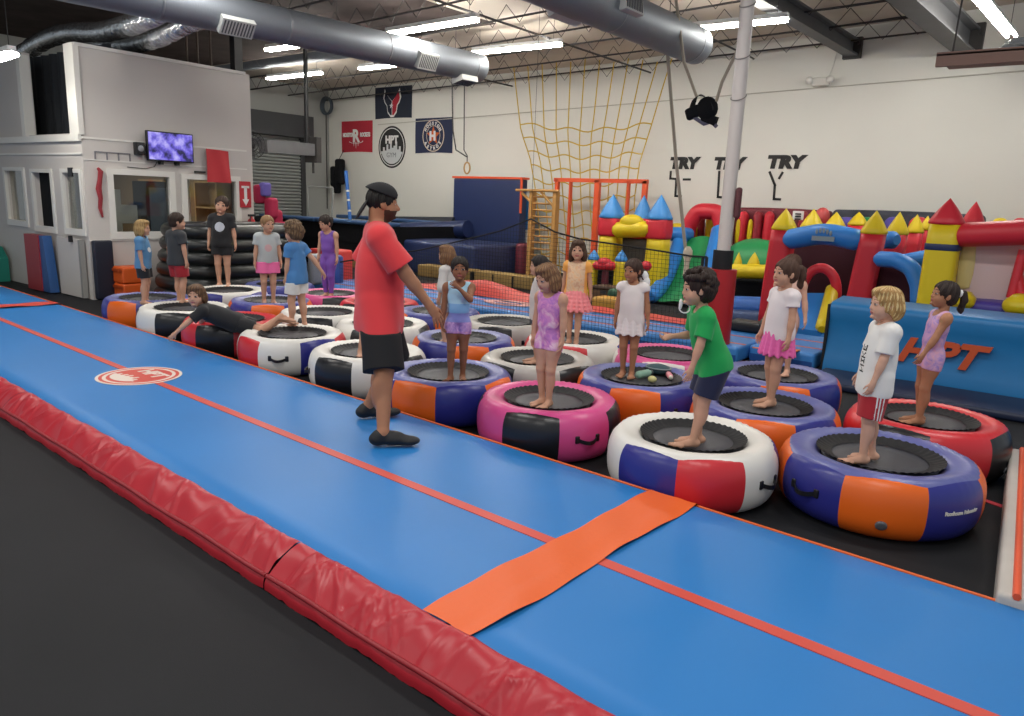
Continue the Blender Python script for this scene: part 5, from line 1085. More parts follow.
class Person:
    def __init__(s, loc, h, yaw, P=CH, lean=0, side=0, twist=0, hy=0, hp=0, hr=0, handR=None, handL=None, elR=None, elL=None, footR=None, footL=None, kneeR=None, kneeL=None, tR=None, tL=None,
                 pel=None, U=None, Fd=None, curlR=1.0, curlL=1.0, palmR=None, palmL=None, vs=.0055, shoes=False, hd=None):
        s.h, s.P, s.vs = h, P, vs; s.loc = np.array(loc, float); c, sn = math.cos(yaw), math.sin(yaw)
        s.R3 = np.array([[c, -sn, 0], [sn, c, 0], [0, 0, 1.]]); s.W = (s.R3, s.loc)     # local +Y forward, +X right
        pel = np.array(pel if pel is not None else (0, 0, P['hip']), float)
        U = nrm(U if U is not None else (math.sin(side), math.sin(lean), math.cos(lean)*math.cos(side))); F = nrm(Fd if Fd is not None else (math.sin(twist), math.cos(twist), 0)); F = nrm(F-U*(F@U)); R = np.cross(F, U)
        s.U, s.F, s.R, s.pel = U, F, R, pel
        tor = lambda x, y, z: pel+R*x+F*y+U*(z-P['hip'])
        s.tor = tor; s.neck = tor(0, -.008, P['neck']); s.shR = tor(P['shw'], -.004, P['sh']); s.shL = tor(-P['shw'], -.004, P['sh'])
        # head frame
        a, b = hy, hp; base_f = nrm(F*math.cos(lean*.0)+0) if hd is None else nrm(hd)
        if hd is None:
            f0 = nrm(np.array([F[0], F[1], 0])) if abs(U[2]) > .6 else F; u0 = nrm(np.array([0, 0, 1.])*.75+U*.25)
        else: f0 = base_f; u0 = np.array([0, 0, 1.])
        f0 = nrm(f0-u0*(f0@u0)); r0 = np.cross(f0, u0)
        f1 = f0*math.cos(a)+r0*math.sin(a); r1 = np.cross(f1, u0); f2 = f1*math.cos(b)+u0*math.sin(b); u2 = np.cross(r1, f2)
        r3 = r1*math.cos(hr)+u2*math.sin(hr); u3 = -r1*math.sin(hr)+u2*math.cos(hr); s.hf, s.hu, s.hr = f2, u3, r3
        hh = P['hh']; s.hc = s.neck+nrm(U+u0)*(hh*.155)+u3*hh*.46+f2*hh*.14
        H = lambda x, y, z: s.hc+(r3*x+f2*y+u3*z)*hh
        s.H = H; RH = np.array([r3, f2, u3]); RT = np.array([R, F, U]); hw = P['hw']/.74; s.RH = RH; s.RT = RT
        t = P['tr']; pr = []
        def E(tag_, c, r, R_=RT): pr.append((tag_, ('el', np.array(c), np.array(r, float), R_)))
        def C(tag_, a_, b_, ra, rb): pr.append((tag_, ('rc', np.array(a_), np.array(b_), ra, rb)))
        adult = P is AD
        E('torso', tor(0, .004, P['sh']-.075), (.092*t*(1.08 if adult else 1), .062*t, .105)); E('torso', tor(0, .010, P['hip']+.125), (.080*t, .062*t, .095)); E('pelvis', tor(0, -.004, P['hip']+.035), (.084*t, .066*t, .066)); E('pelvis', tor(0, -.022, P['hip']+.0), (.07, .055, .05))
        C('torso', s.shR+(tor(0, 0, P['sh'])-s.shR)*.25, s.shL+(tor(0, 0, P['sh'])-s.shL)*.25, .034*t, .034*t); C('neck', tor(0, -.008, P['sh']+.005), H(0, -.16, -.30), .033*t if not adult else .036, .031 if not adult else .034)
        C('torso', tor(.03, -.012, P['sh']+.012), s.shR, .026, .030); C('torso', tor(-.03, -.012, P['sh']+.012), s.shL, .026, .030)
        s.limbs = {}
        for sd, sh, hand, el, cur, palm in (('R', s.shR, handR, elR, curlR, palmR), ('L', s.shL, handL, elL, curlL, palmL)):
            sg = 1 if sd == 'R' else -1
            hand = np.array(hand if hand is not None else tor(sg*(P['shw']+.035), .02, P['sh']-.275), float); el = el if el is not None else tor(sg*.9, -1.0, P['hip'])-pel
            e, w_ = ik(sh, hand, P['ua'], P['fa'], el); k = 1.12 if adult else 1.0
            C('arm'+sd, sh, e, .031*k, .0225*k); C('arm'+sd, e, w_, .0225*k, .0145*k); E('arm'+sd, e+(w_-e)*.28, (.0225*k, .0225*k, .040), np.array([nrm(np.cross(w_-e, (0.3, .9, .1))), nrm(np.cross(w_-e, np.cross(w_-e, (0.3, .9, .1)))), nrm(w_-e)])); E('arm'+sd, sh+(e-sh)*.12, (.036*k, .036*k, .040), np.array([R, F, U]))
            s.limbs['e'+sd], s.limbs['w'+sd] = e, w_
            d = nrm(w_-e); d = nrm(d*.9+np.array([0, 0, -.15])); L = P['hand']; pn = nrm(palm if palm is not None else -R*sg*1.0+F*.15); pn = nrm(pn-d*(pn@d)); sdv = np.cross(d, pn)*1.0
            if (sdv@F)*1.0 < 0: sdv = -sdv      # thumb side forwards
            RHd = np.array([sdv, pn, d]); E('hand'+sd, w_+d*L*.26, (.20*L, .105*L, .30*L), RHd); C('hand'+sd, w_, w_+d*L*.2, .0145*k, .15*L)
            for i, fl in enumerate((.40, .46, .43, .34)):
                o = w_+d*L*(.50-.02*abs(i-1.2))+sdv*L*(.165-.113*i); ang_ = .28*cur+.06*i; dd = nrm(d*math.cos(ang_)+pn*math.sin(ang_)+sdv*(.10-.07*i)); m1 = o+dd*fl*L*.52; a2 = ang_+.55*cur; d2 = nrm(d*math.cos(a2)+pn*math.sin(a2)+sdv*(.08-.055*i))
                C('fing'+sd, o, m1, .052*L, .047*L); C('fing'+sd, m1, m1+d2*fl*L*.5, .047*L, .038*L)
            o = w_+d*L*.16+sdv*L*.14; d1 = nrm(d*.75+sdv*.6+pn*.25); m1 = o+d1*L*.24; C('fing'+sd, o, m1, .07*L, .054*L); C('fing'+sd, m1, m1+nrm(d*.95+sdv*.2+pn*.35)*L*.2, .054*L, .043*L)
        s.feet = {}
        for sd, ft, kn, td in (('R', footR, kneeR, tR), ('L', footL, kneeL, tL)):
            sg = 1 if sd == 'R' else -1; hip = pel+R*sg*P['hpw']-U*.0
            an = np.array(ft if ft is not None else (sg*.052, -.01, P['ank']), float); hint = kn if kn is not None else (F[0]+sg*.1*R[0], F[1], .0)
            lu, ll = P['hip']-P['knee'], P['knee']-P['ank']; kp, an = ik(hip, an, lu*1.005, ll*1.005, hint); k = 1.1 if adult else 1.0
            C('thigh'+sd, hip-U*.005, kp, .053*k, .0345*k); E('thigh'+sd, hip+(kp-hip)*.25, (.054*k, .056*k, .09), np.array([R, nrm(np.cross(kp-hip, R)), nrm(kp-hip)]))
            C('shin'+sd, kp, an, .0335*k, .0205*k); bk = -nrm(np.cross(R, kp-an)); 
            if bk@F > 0 and abs(U[2]) > .5: bk = -bk
            E('shin'+sd, kp+(an-kp)*.32+bk*.012, (.031*k, .032*k, .075), np.array([R, bk, nrm(an-kp)]))
            td = nrm(td if td is not None else (F[0]+sg*.15*R[0], F[1]+sg*.15*R[1], 0)); ax_ = nrm(kp-an); 
            up = nrm(np.array([0, 0, 1.])-td*td[2]); lat = np.cross(td, up); RF = np.array([lat, td, up])
            az = an-up*(P['ank']-.0) # sole point under the ankle
            f = lambda x, y, z: az+lat*x+td*y+up*z
            C('foot'+sd, an, f(0, -.012, .025), .0215*k, .024*k); E('foot'+sd, f(0, -.018, .022), (.023*k, .027, .022), RF); C('foot'+sd, f(0, .0, .030), f(0, .07, .017), .022*k, .0155); E('foot'+sd, f(0, .082, .0145), (.0335*k, .030, .0145), RF); E('foot'+sd, f(-.004*sg, .03, .015), (.026*k, .05, .015), RF)
            for i in range(5):
                x = -sg*(.026-.0135*i); l = (.034, .033, .029, .024, .018)[i]; r_ = (.0105, .0078, .0072, .0068, .0064)[i]; C('toe'+sd, f(x*.95, .092-.005*i, .012), f(x, .092-.006*i+l, r_+.001), r_*1.05, r_)
            s.feet[sd] = (az, td, lat, up, an, kp, hip)
        # head
        E('head', H(0, -.05, .10), (.345*hw*hh, .42*hh, .385*hh), RH); E('head', H(0, .09, -.16), (.285*hw*hh, .285*hh, .33*hh), RH); C('head', H(-.05, .20, -.40), H(.05, .20, -.40), .095*hh, .095*hh)
        for sg in (-1, 1): E('head', H(sg*.15*hw, .20, -.20), (.13*hh, .12*hh, .13*hh), RH)
        nz = 1.0 if adult else .78
        C('nose', H(0, .345, .03), H(0, (.40+.05) if adult else .398, -.135), .032*hh, .050*hh*nz+.008*hh); C('nose', H(-.045, .375 if adult else .352, -.15), H(.045, .375 if adult else .352, -.15), .030*hh, .030*hh); E('lips', H(0, .350, -.265), (.095*hh, .045*hh, .040*hh), RH); E('lips', H(0, .345, -.40), (.07*hh, .05*hh, .05*hh), RH)
        for sg in (-1, 1): E('ear', H(sg*.345*hw, -.03, -.05), (.04*hh, .085*hh, .125*hh), np.array([nrm(r3+f2*.35*sg), nrm(f2-r3*.35*sg), u3])); E('brow', H(sg*.13*hw, .318, .075), (.10*hh, .05*hh, .03*hh), RH)
        s.pr = [(g, (('rc', p[1]*h, p[2]*h, p[3]*h, p[4]*h) if p[0] == 'rc' else ('el', p[1]*h, p[2]*h, p[3]))) if g not in () else None for g, p in pr]
        # head prims already scaled by hh (fraction of h)
        s.hh = hh*h
    def bounds(s, tags, pad):
        lo, hi = np.full(3, 9.), np.full(3, -9.)
        for g, p in s.pr:
            if any(g.startswith(t) for t in tags):
                if p[0] == 'rc': pts = (p[1]-p[3], p[1]+p[3], p[2]-p[4], p[2]+p[4])
                else: m = max(p[2]); pts = (p[1]-m, p[1]+m)
                for q in pts: lo = np.minimum(lo, q); hi = np.maximum(hi, q)
        return lo-pad, hi+pad
    def hw(s, x, y, z): return s.H(x, y, z)*s.h
    def t(s, x, y, z): return s.tor(x, y, z)*s.h
    def begin(s, label, cat='person', name='person', group=None):
        s.root = thing(name, s.loc, label, cat, group); return s
    def body(s, sk, brow='#3a2a20', lip='#a8605a', shoes=False, stubble=None):
        h = s.h; lo, hi = s.bounds([''], .03); v = Vox(lo, hi, s.vs)
        kk = {'torso': .03, 'pelvis': .03, 'neck': .02, 'arm': .012, 'hand': .008, 'fing': .0025, 'thigh': .025, 'shin': .012, 'foot': .010, 'toe': .0025, 'head': .018, 'nose': .010, 'lips': .008, 'ear': .006, 'brow': .008}
        for g, p in s.pr:
            if shoes and (g.startswith('toe') or (g.startswith('foot') and p[0] == 'el')): continue
            if shoes and g.startswith('foot') and abs(p[3]-.022*h*1.1) < 1e-6*h+1e-6: continue
            v.prim(p, 0, max(.002, next(kk[q] for q in sorted(kk, key=len, reverse=True) if g.startswith(q))*h*(1.0)))
        for sg in (-1, 1): v.prim(('el', s.hw(sg*.145, .415, .0), np.array((.085, .06, .055))*s.hh, s.RH), 0, .010*h, 's')
        for sg in (-1, 1): v.prim(('el', s.hw(sg*.14, .305, -.005), np.array((.075, .07, .055))*s.hh, s.RH), 0, .003)
        V, Q = v.mesh(); V = smooth(V, Q, 1, .4); c = V[Q].mean(1); q = ((c-s.hw(0, 0, 0))@s.RH.T)/s.hh; mi = np.zeros(len(Q), int)
        fr = q[:, 1] > .2
        for sg in (-1, 1):
            dx, dz = (q[:, 0]-sg*.14), (q[:, 2]+.005); mi[fr & ((dx/.072)**2+(dz/.030)**2 < 1)] = 1; mi[fr & (dx**2+dz**2 < .046**2) & (abs(dz) < .032)] = 2
            bz = .105-.25*(dx*sg-.0)**2*8*.2; mi[fr & (abs(dx) < .105) & (abs(q[:, 2]-(.130-1.0*dx**2)) < .015)] = 3
        if stubble: mi[(q[:, 2] < -.185-.5*np.clip(.2-q[:, 1], -1, .0)) & (q[:, 2] > -.56) & (q[:, 1] > .02) & (q[:, 2] < -.19+.25*(.22-q[:, 1])*(q[:, 1] < .22)+0*q[:, 0])] = 5
        mi[fr & ((q[:, 0]/.11)**2+((q[:, 2]+.265)/.038)**2 < 1)] = 4
        return mk('body', V, Q, [SKIN[sk], M_eyew, M_iris, mat('brow_'+brow[1:], brow, .8), mat('lip_'+lip[1:], lip, .5)]+([mat('stubble', stubble, .8, spec=.2)] if stubble else []), mi, s.root, s.W)
    def cloth(s, name, tags, mts, infl=.010, cuts=(), subs=(), extra=(), k=.025, fold=.002, ffreq=38, mi=None, vs=None, lcuts=(), infls={}, pleat=None, limbs=()):
        h = s.h; lo, hi = s.bounds(tags, .06*h+infl*h); 
        for p in list(extra)+[q for l in limbs for q in l[0]]:
            if p[0] == 'rc': lo = np.minimum(lo, np.minimum(p[1], p[2])-max(p[3], p[4])-.03); hi = np.maximum(hi, np.maximum(p[1], p[2])+max(p[3], p[4])+.03)
            else: lo = np.minimum(lo, p[1]-max(p[2])-.03); hi = np.maximum(hi, p[1]+max(p[2])+.03)
        v = Vox(lo, hi, vs or s.vs)
        for g, p in s.pr:
            if any(g.startswith(t) for t in tags): v.prim(p, next((i for t_, i in infls.items() if g.startswith(t_)), infl)*h, k*h)
        for p in extra: v.prim(p, 0, k*h)
        for o, n in cuts: v.plane(np.array(o), nrm(n))
        for prims, *pl in limbs:
            w_ = Vox(lo, hi, vs or s.vs)
            for p in prims: w_.prim(p, 0, .02*h)
            for i in range(0, len(pl), 2): w_.plane(np.array(pl[i]), nrm(pl[i+1]))
            v.merge(w_, .016*h)
        ph = s.loc.sum()*7
        if fold: v.field(lambda X, Y, Z: fold*h*(np.sin((X*s.U[2]*.9+Z*.35+Y*.6)*ffreq/h+ph)*.6+np.sin((Z*.8-X*.5+Y*.7)*ffreq*.62/h+ph*1.7)*.7+np.sin((Y-X*.8+Z*.15)*ffreq*1.35/h)*.4))
        if pleat: v.field(pleat)
        for p, kk in subs: v.prim(p, 0, kk*h, 's')
        for o, n, c, r in lcuts: v.cutlocal(np.array(o), nrm(n), np.array(c), r)
        V, Q = v.mesh(); V = smooth(V, Q, 1, .35); mm = None
        if mi is not None: mm = mi(s, V[Q].mean(1))
        return mk(name, V, Q, mts if isinstance(mts, list) else [mts], mm, s.root, s.W)
    def sleeve_cut(s, sd, f):   # keep the part of the upper arm before fraction f
        sh = {'R': s.shR, 'L': s.shL}[sd]*s.h; e = s.limbs['e'+sd]*s.h; w_ = s.limbs['w'+sd]*s.h
        if f <= 1: o = sh+(e-sh)*f; n = nrm(e-sh)
        else: o = e+(w_-e)*(f-1); n = nrm(w_-e)
        return o, n, o+n*.14*s.h, .17*s.h
    def tee(s, mts, hem=.40, sl=.62, infl=.014, mi=None, name='shirt', fold=.0032, neckr=.043, loose=0.0, sinfl=None, **k):
        h, P = s.h, s.P; ex = []; lm = []
        for sd in 'RL':
            sh = {'R': s.shR, 'L': s.shL}[sd]; e = s.limbs['e'+sd]; w_ = s.limbs['w'+sd]
            f = min(sl, 1.0); pl = [('rc', (sh-s.U*.010)*h, (sh+(e-sh)*(f+.15))*h, (.029+(sinfl or infl))*h, (.031+(sinfl or infl)*1.2)*h)]
            if sl > 1: pl.append(('rc', e*h, (e+(w_-e)*(sl-1+.1))*h, (.028+infl*.8)*h, (.02+infl*.8)*h))
            lm.append((pl,)+s.sleeve_cut(sd, sl)[:2])
        s.hem = hem; top = P['sh']-.13
        for i in range(5):
            f = i/4; z = top+(hem+.02-top)*f; low = max(0, f-.5)*2
            ex.append(('el', s.t(0, .002-.004*f, z), np.array([(.084+.014*low)*P['tr']+infl+loose*(.5+.5*f), (.066+.008*low)*P['tr']+infl+loose*(.5+.5*f), .10])*h, s.RT))
        for sd in 'RL':
            az, td, lat, up, an, kp, hip = s.feet[sd]; kk = 1.1 if P is AD else 1.0
            if abs(s.U[2]) > .6: lm.append(([('rc', (hip+s.U*.03)*h, (hip+(kp-hip)*.75)*h, (.057*kk+infl*.75)*h, (.054*kk+infl*.75)*h)], s.t(0, 0, hem), -s.U))
        return s.cloth(name, ['torso'], mts, infl, cuts=[(s.t(0, 0, hem), -s.U)], limbs=lm, subs=[(('el', s.t(0, .014, P['sh']+.052), np.array([neckr, neckr*1.05, .036])*h, s.RT), .008)], extra=ex, fold=fold, mi=mi, **k)
    def shorts(s, mts, leg=.55, infl=.016, waist=.10, name='shorts', mi=None, fold=.0018, flare=.0):
        h, P = s.h, s.P; lm = []
        if hasattr(s, 'hem'): waist = min(waist, s.hem+.012-P['hip'])
        for sd in 'RL':
            az, td, lat, up, an, kp, hip = s.feet[sd]; o = (hip+(kp-hip)*leg)*h; n = nrm(kp-hip); lm.append(([('rc', hip*h, (hip+(kp-hip)*(leg+.15))*h, (.056+infl)*h, (.050+infl+flare)*h)], o, n))
        return s.cloth(name, ['pelvis'], mts, infl, cuts=[(s.t(0, 0, P['hip']+waist), s.U)], limbs=[(l[0], s.t(0, 0, P['hip']+waist), s.U, l[1], l[2]) for l in lm], k=.018, fold=fold, mi=mi)
    def skirt(s, mts, length=.16, flare=.05, waist=.09, name='skirt', n=14):
        h, P = s.h, s.P; v0 = P['hip']+waist; hemz = v0-waist-length+.02; ex = []
        for i in range(7):
            f = i/6; ex.append(('el', s.t(0, 0, v0-.03+(hemz-.015-v0+.03)*f), np.array([.087+.012+flare*f, .070+.012+flare*f, .04])*h, s.RT))
        c = s.t(0, 0, 0)
        def pl(X, Y, Z):
            dx = (X-c[0])*s.R[0]+(Y-c[1])*s.R[1]+(Z-c[2])*s.R[2]; dy = (X-c[0])*s.F[0]+(Y-c[1])*s.F[1]+(Z-c[2])*s.F[2]; dz = (X-c[0])*s.U[0]+(Y-c[1])*s.U[1]+(Z-c[2])*s.U[2]
            return .007*h*np.sin(np.arctan2(dy, dx)*n)*np.clip((v0*h-dz)/(.2*h), 0, 1.0)
        return s.cloth(name, ['pelvis'], mts, .012, cuts=[(s.t(0, 0, v0), s.U), (s.t(0, 0, hemz), -s.U)], extra=ex, fold=0, pleat=pl)
    def leotard(s, mts, leg=.32, infl=.006, sl=0.0, mi=None, name='leotard', full=False):
        h, P = s.h, s.P; lc = []; ex = []
        for sd in 'RL':
            az, td, lat, up, an, kp, hip = s.feet[sd]
            if full: 
                f = .93; o = (kp+(an-kp)*f)*h; n = nrm(an-kp); lc.append((o, n, o+n*.08*h, .09*h)); 
            else:
                o = (hip+(kp-hip)*leg)*h; n = nrm(kp-hip); lc.append((o, n, o+n*.25*h, .27*h))
            if sl: lc.append(s.sleeve_cut(sd, sl))
        tags = ['torso', 'pelvis', 'thigh']+(['shin'] if full else [])+(['arm'] if sl else [])
        subs = [(('el', s.t(0, .02, P['sh']+.050), np.array([.050, .06, .060])*h, s.RT), .006)]
        if not sl:
            for sg, sh in ((1, s.shR), (-1, s.shL)): subs.append((('el', (sh+s.R*sg*.022)*h, np.array([.036, .075, .065])*h, s.RT), .006))
        return s.cloth(name, tags, mts, infl, lcuts=lc, subs=subs, fold=.0006, k=.02, mi=mi)
    def hair(s, style, col, col2=None, name='hair'):
        h, hh, P = s.h, s.hh, s.P; hw = P['hw']/.74; v = Vox(s.hw(0, 0, 0)-hh*1.35, s.hw(0, 0, 0)+hh*1.0, s.vs*.85); rnd = random.Random(hash(style) % 1000 if False else len(style)*13+int(h*1000))
        A = lambda x, y, z, r: v.prim(('el', s.hw(x*hw, y, z), np.array(r)*hh, s.RH), 0, .012*h)
        cap = 1.0; A(0, -.06, .12, (.385*hw, .455, .425))
        face = [(('el', s.hw(0, .46, -.16), np.array([.30*hw, .36, .40])*hh, s.RH), .01)]
        if style == 'short':
            A(0, -.20, -.12, (.36*hw, .28, .30)); face.append((('el', s.hw(0, .20, -.50), np.array([.6, .40, .42])*hh, s.RH), .01)); face.append((('el', s.hw(0, -.20, -.66), np.array([.6, .6, .34])*hh, s.RH), .01))
        if style == 'buzz':
            face.append((('el', s.hw(0, .20, -.45), np.array([.6, .40, .42])*hh, s.RH), .01)); face.append((('el', s.hw(0, -.20, -.55), np.array([.6, .6, .34])*hh, s.RH), .01))
        if style in ('mop', 'bob', 'long', 'shoulder'):
            A(0, -.16, -.10, (.42*hw, .40, .40)); A(0, .10, .36, (.33*hw, .30, .16))
            if style == 'mop': A(0, -.26, -.14, (.40*hw, .28, .36)); face.append((('el', s.hw(0, .16, -.60), np.array([.7, .42, .42])*hh, s.RH), .01)); face.append((('el', s.hw(0, -.2, -.86), np.array([.6, .6, .36])*hh, s.RH), .01)); 
            if style in ('bob', 'shoulder'):
                for sg in (-1, 1): A(sg*.34, -.02, -.22, (.13, .22, .34))
                A(0, -.28, -.30, (.38*hw, .22, .36))
            if style == 'shoulder':
                for sg in (-1, 1): v.prim(('rc', s.hw(sg*.34*hw, -.08, -.2), s.hw(sg*.36, -.0, -.78), .14*hh, .09*hh), 0, .01*h)
                v.prim(('rc', s.hw(0, -.34, -.2), s.hw(0, -.36, -.82), .26*hh, .16*hh), 0, .01*h)
            if style == 'long': v.prim(('rc', s.hw(0, -.36, -.1), s.hw(0, -.48, -.95), .26*hh, .13*hh), 0, .01*h)
        if style in ('pony', 'bun', 'tied'):
            A(0, -.18, -.06, (.36*hw, .32, .32)); face.append((('el', s.hw(0, .20, -.50), np.array([.7, .33, .40])*hh, s.RH), .01)); face.append((('el', s.hw(0, -.25, -.72), np.array([.6, .6, .34])*hh, s.RH), .01))
            if style == 'pony':
                pts = [s.hw(0, -.46, .16), s.hw(0, -.64, .18), s.hw(0, -.74, -.05), s.hw(0, -.74, -.40), s.hw(.02, -.70, -.72)]
                for a, b, r0, r1 in zip(pts, pts[1:], (.08, .12, .13, .11), (.12, .13, .11, .05)): v.prim(('rc', a, b, r0*hh, r1*hh), 0, .006*h)
            if style == 'bun': A(0, -.52, .10, (.16, .15, .16))
            if style == 'tied':
                pts = [s.hw(-.1, -.44, -.02), s.hw(-.26, -.56, -.22), s.hw(-.30, -.52, -.62)]
                for a, b, r0, r1 in zip(pts, pts[1:], (.16, .20), (.20, .10)): v.prim(('rc', a, b, r0*hh, r1*hh), 0, .006*h)
                for k in range(26): 
                    f = rnd.random(); c = pts[0]*(1-f)+pts[2]*f; v.prim(('el', c+np.array([rnd.uniform(-.16, .16) for _ in range(3)])*hh, np.array([.07, .07, .08])*hh, s.RH), 0, .004*h)
        if style in ('curly', 'curlybob'):
            n = 150 if style == 'curly' else 170
            for i in range(n):
                z = rnd.uniform(-.45 if style == 'curlybob' else -.35, 1); a = rnd.uniform(0, 6.283); r_ = math.sqrt(max(0, 1-z*z)); x, y = r_*math.cos(a), r_*math.sin(a)
                if y > .25 and z < .42: continue
                if y > -.1 and z < -.1 and abs(x) < .97: continue
                c = s.hw(x*.42*hw, -.07+y*.47, .12+z*.45); q = rnd.uniform(.07, .115); v.prim(('el', c, np.array([q, q, q])*hh, s.RH), 0, .004*h)
            A(0, -.22, -.08, (.42*hw, .34, .36)); face.append((('el', s.hw(0, .26, -.50), np.array([.7, .36, .42])*hh, s.RH), .01))
        o = s.hw(0, 0, 0); fq = 26/hh*.9
        def strand(X, Y, Z):
            a = (X-o[0])*s.hr[0]+(Y-o[1])*s.hr[1]+(Z-o[2])*s.hr[2]; b = (X-o[0])*s.hf[0]+(Y-o[1])*s.hf[1]+(Z-o[2])*s.hf[2]; c = (X-o[0])*s.hu[0]+(Y-o[1])*s.hu[1]+(Z-o[2])*s.hu[2]
            return .010*hh*np.sin(np.arctan2(a, b+.06*hh)*34+c*18/hh*.4)+.014*hh*np.sin(np.arctan2(a, b+.06*hh)*11+c*7/hh)
        v.field(strand)
        for p, k_ in face: v.prim(p, 0, k_*h, 's')
        V, Q = v.mesh(); c = V[Q].mean(1); q = ((c-o)@s.RH.T)/hh; mi = None; mts = [mat('hair_'+col[1:], col, .6, spec=.35, var=.12, vscale=30)]
        if col2: mts.append(mat('hair_'+col2[1:], col2, .6, spec=.35)); mi = (np.sin(np.arctan2(q[:, 0], q[:, 1]+.06)*23+q[:, 2]*5)+.5*np.sin(q[:, 2]*19+q[:, 0]*11) > .55).astype(int)
        return mk(name, V, Q, mts, mi, s.root, s.W)
def face_to(px0, py0, px1, py1): return None
IMR, IMA = np.array([.799, .601]), np.array([-.601, .799])       # picture right, away from the viewer (on the floor)
def yaw_of(right, away):
    d = IMR*right+IMA*away; return math.atan2(d[1], d[0])-math.pi/2
def chest_disc(rad=.05, z=.09, fr=.0):
    def f(s, c):
        q = (c/s.h-s.tor(0, 0, s.P['sh']-z)); return ((q@s.F > 0) & ((q@s.R-fr)**2+(q@s.U)**2 < rad**2)).astype(int)
    return f
# ---- the adult
lo, ro = atz(377, 414, MZ), atz(396, 444, MZ); mid = (lo+ro)/2; yaw = yaw_of(.97, .26)
def tolocal(p, base, yw, h): c, sn = math.cos(yw), math.sin(yw); d = (np.array(p)-base); return np.array([d[0]*c+d[1]*sn, -d[0]*sn+d[1]*c, d[2]])/h
base = np.array([mid[0]-IMR[0]*.05, mid[1]-IMR[1]*.05, MZ+.0]); HA = 1.80
fR, fL = tolocal(atz(391, 446, MZ), base, yaw, HA), tolocal(atz(373, 418, MZ), base, yaw, HA)
hR = aty(447, 321, base[1]-.05); hR = tolocal(base*[1, 1, 0]+np.array([IMR[0]*.50-IMA[0]*.16, IMR[1]*.50-IMA[1]*.16, .93]), base, yaw, HA)
p = Person(base, HA, yaw, AD, pel=(0, -.005, .488), lean=.02, twist=.0, hy=0, hp=-.04, handR=hR, elR=(.2, -.8, -.6), footR=(fR[0], fR[1]-.03, AD['ank']+.008), footL=(fL[0], fL[1]-.02, AD['ank']+.008), tR=(.10, 1, 0), tL=(-.1, 1, 0), vs=.0055, palmR=(-.6, .1, -.8), curlR=.8)
p.begin('adult in red T-shirt, black shorts and backwards black cap standing on the blue mat')
p.body('tan', '#1d1512', '#8a5148', shoes=True, stubble='#4a352b'); p.hair('buzz', '#17120f')
M_tee = mat('tee_red', '#dd3a3f', .85, sheen=.2, bump=.06, bscale=260)
p.tee(M_tee, hem=.432, sl=.80, infl=.013, fold=.0055, ffreq=24, loose=.004, sinfl=.022, k=.03)
p.shorts(mat('shorts_black', '#121215', .85), leg=1.0, infl=.020, fold=.0022, flare=.01)
for sd in 'RL':
    az, td, lat, up, an, kp, hip = p.feet[sd]; RF = np.array([lat, td, up]); v = Vox(az*HA-.25, az*HA+.35, .005); f = lambda x, y, z: (az+lat*x+td*y+up*z)*HA
    for c, r in (((0, -.02, .022), (.030, .034, .026)), ((0, .04, .020), (.031, .06, .024)), ((0, .095, .014), (.031, .045, .0175)), ((0, -.008, .04), (.026, .03, .022)), ((0, .03, .034), (.022, .045, .020))): v.prim(('el', f(*c), np.array(r)*HA, RF), 0, .02)
    v.plane(f(0, 0, -.005), -up); V, Q = v.mesh(); c = (V[Q].mean(1)-az*HA)@up; mk('shoe', V, Q, [mat('shoe_black', '#141417', .6), mat('shoe_sole', '#202024', .7)], (c < .012*HA).astype(int), p.root, p.W)
hh = p.hh; v = Vox(p.hw(0, 0, 0)-hh*1.1, p.hw(0, 0, 0)+hh*1.1, .005)
v.prim(('el', p.hw(0, -.06, .17), np.array([.41, .49, .43])*hh, p.RH), 0, .01); v.prim(('el', p.hw(0, -.14, .30), np.array([.37, .47, .28])*hh, p.RH), 0, .02)
v.plane(p.hw(0, .30, .17), -nrm(p.hu*1.0+p.hf*.30)); v.prim(('el', p.hw(0, .43, .12), np.array([.17, .25, .13])*hh, p.RH), 0, .008, 's')
br = Vox(p.hw(0, 0, 0)-hh*1.3, p.hw(0, 0, 0)+hh*1.1, .004)
br.prim(('el', p.hw(0, -.62, -.22), np.array([.27, .34, .055])*hh, np.array([p.hr, nrm(p.hf*.5+p.hu*.9), nrm(p.hu*.5-p.hf*.9)])), 0, .005)
M_cap = mat('cap_black', '#15161a', .8); V, Q = v.mesh(); cp = mk('cap', V, Q, [M_cap], None, p.root, p.W); V, Q = br.mesh(); mk('brim', V, Q, [M_cap], None, cp, p.W)
# ---- children
def child(px, py, h, yw, label, z=BZ+.006, dxy=(0, 0), **k):
    b = atz(px, py, z); b[0] += dxy[0]; b[1] += dxy[1]; P_ = Person(b, h, yw, CH, **k); return P_.begin(label, group='children on the trampolines')
def dark(c, r=.8): return mat('cloth_'+c[1:], c, r, sheen=.1)
LE, RI = yaw_of(-1, 0), yaw_of(1, 0)
NEAR = .0045
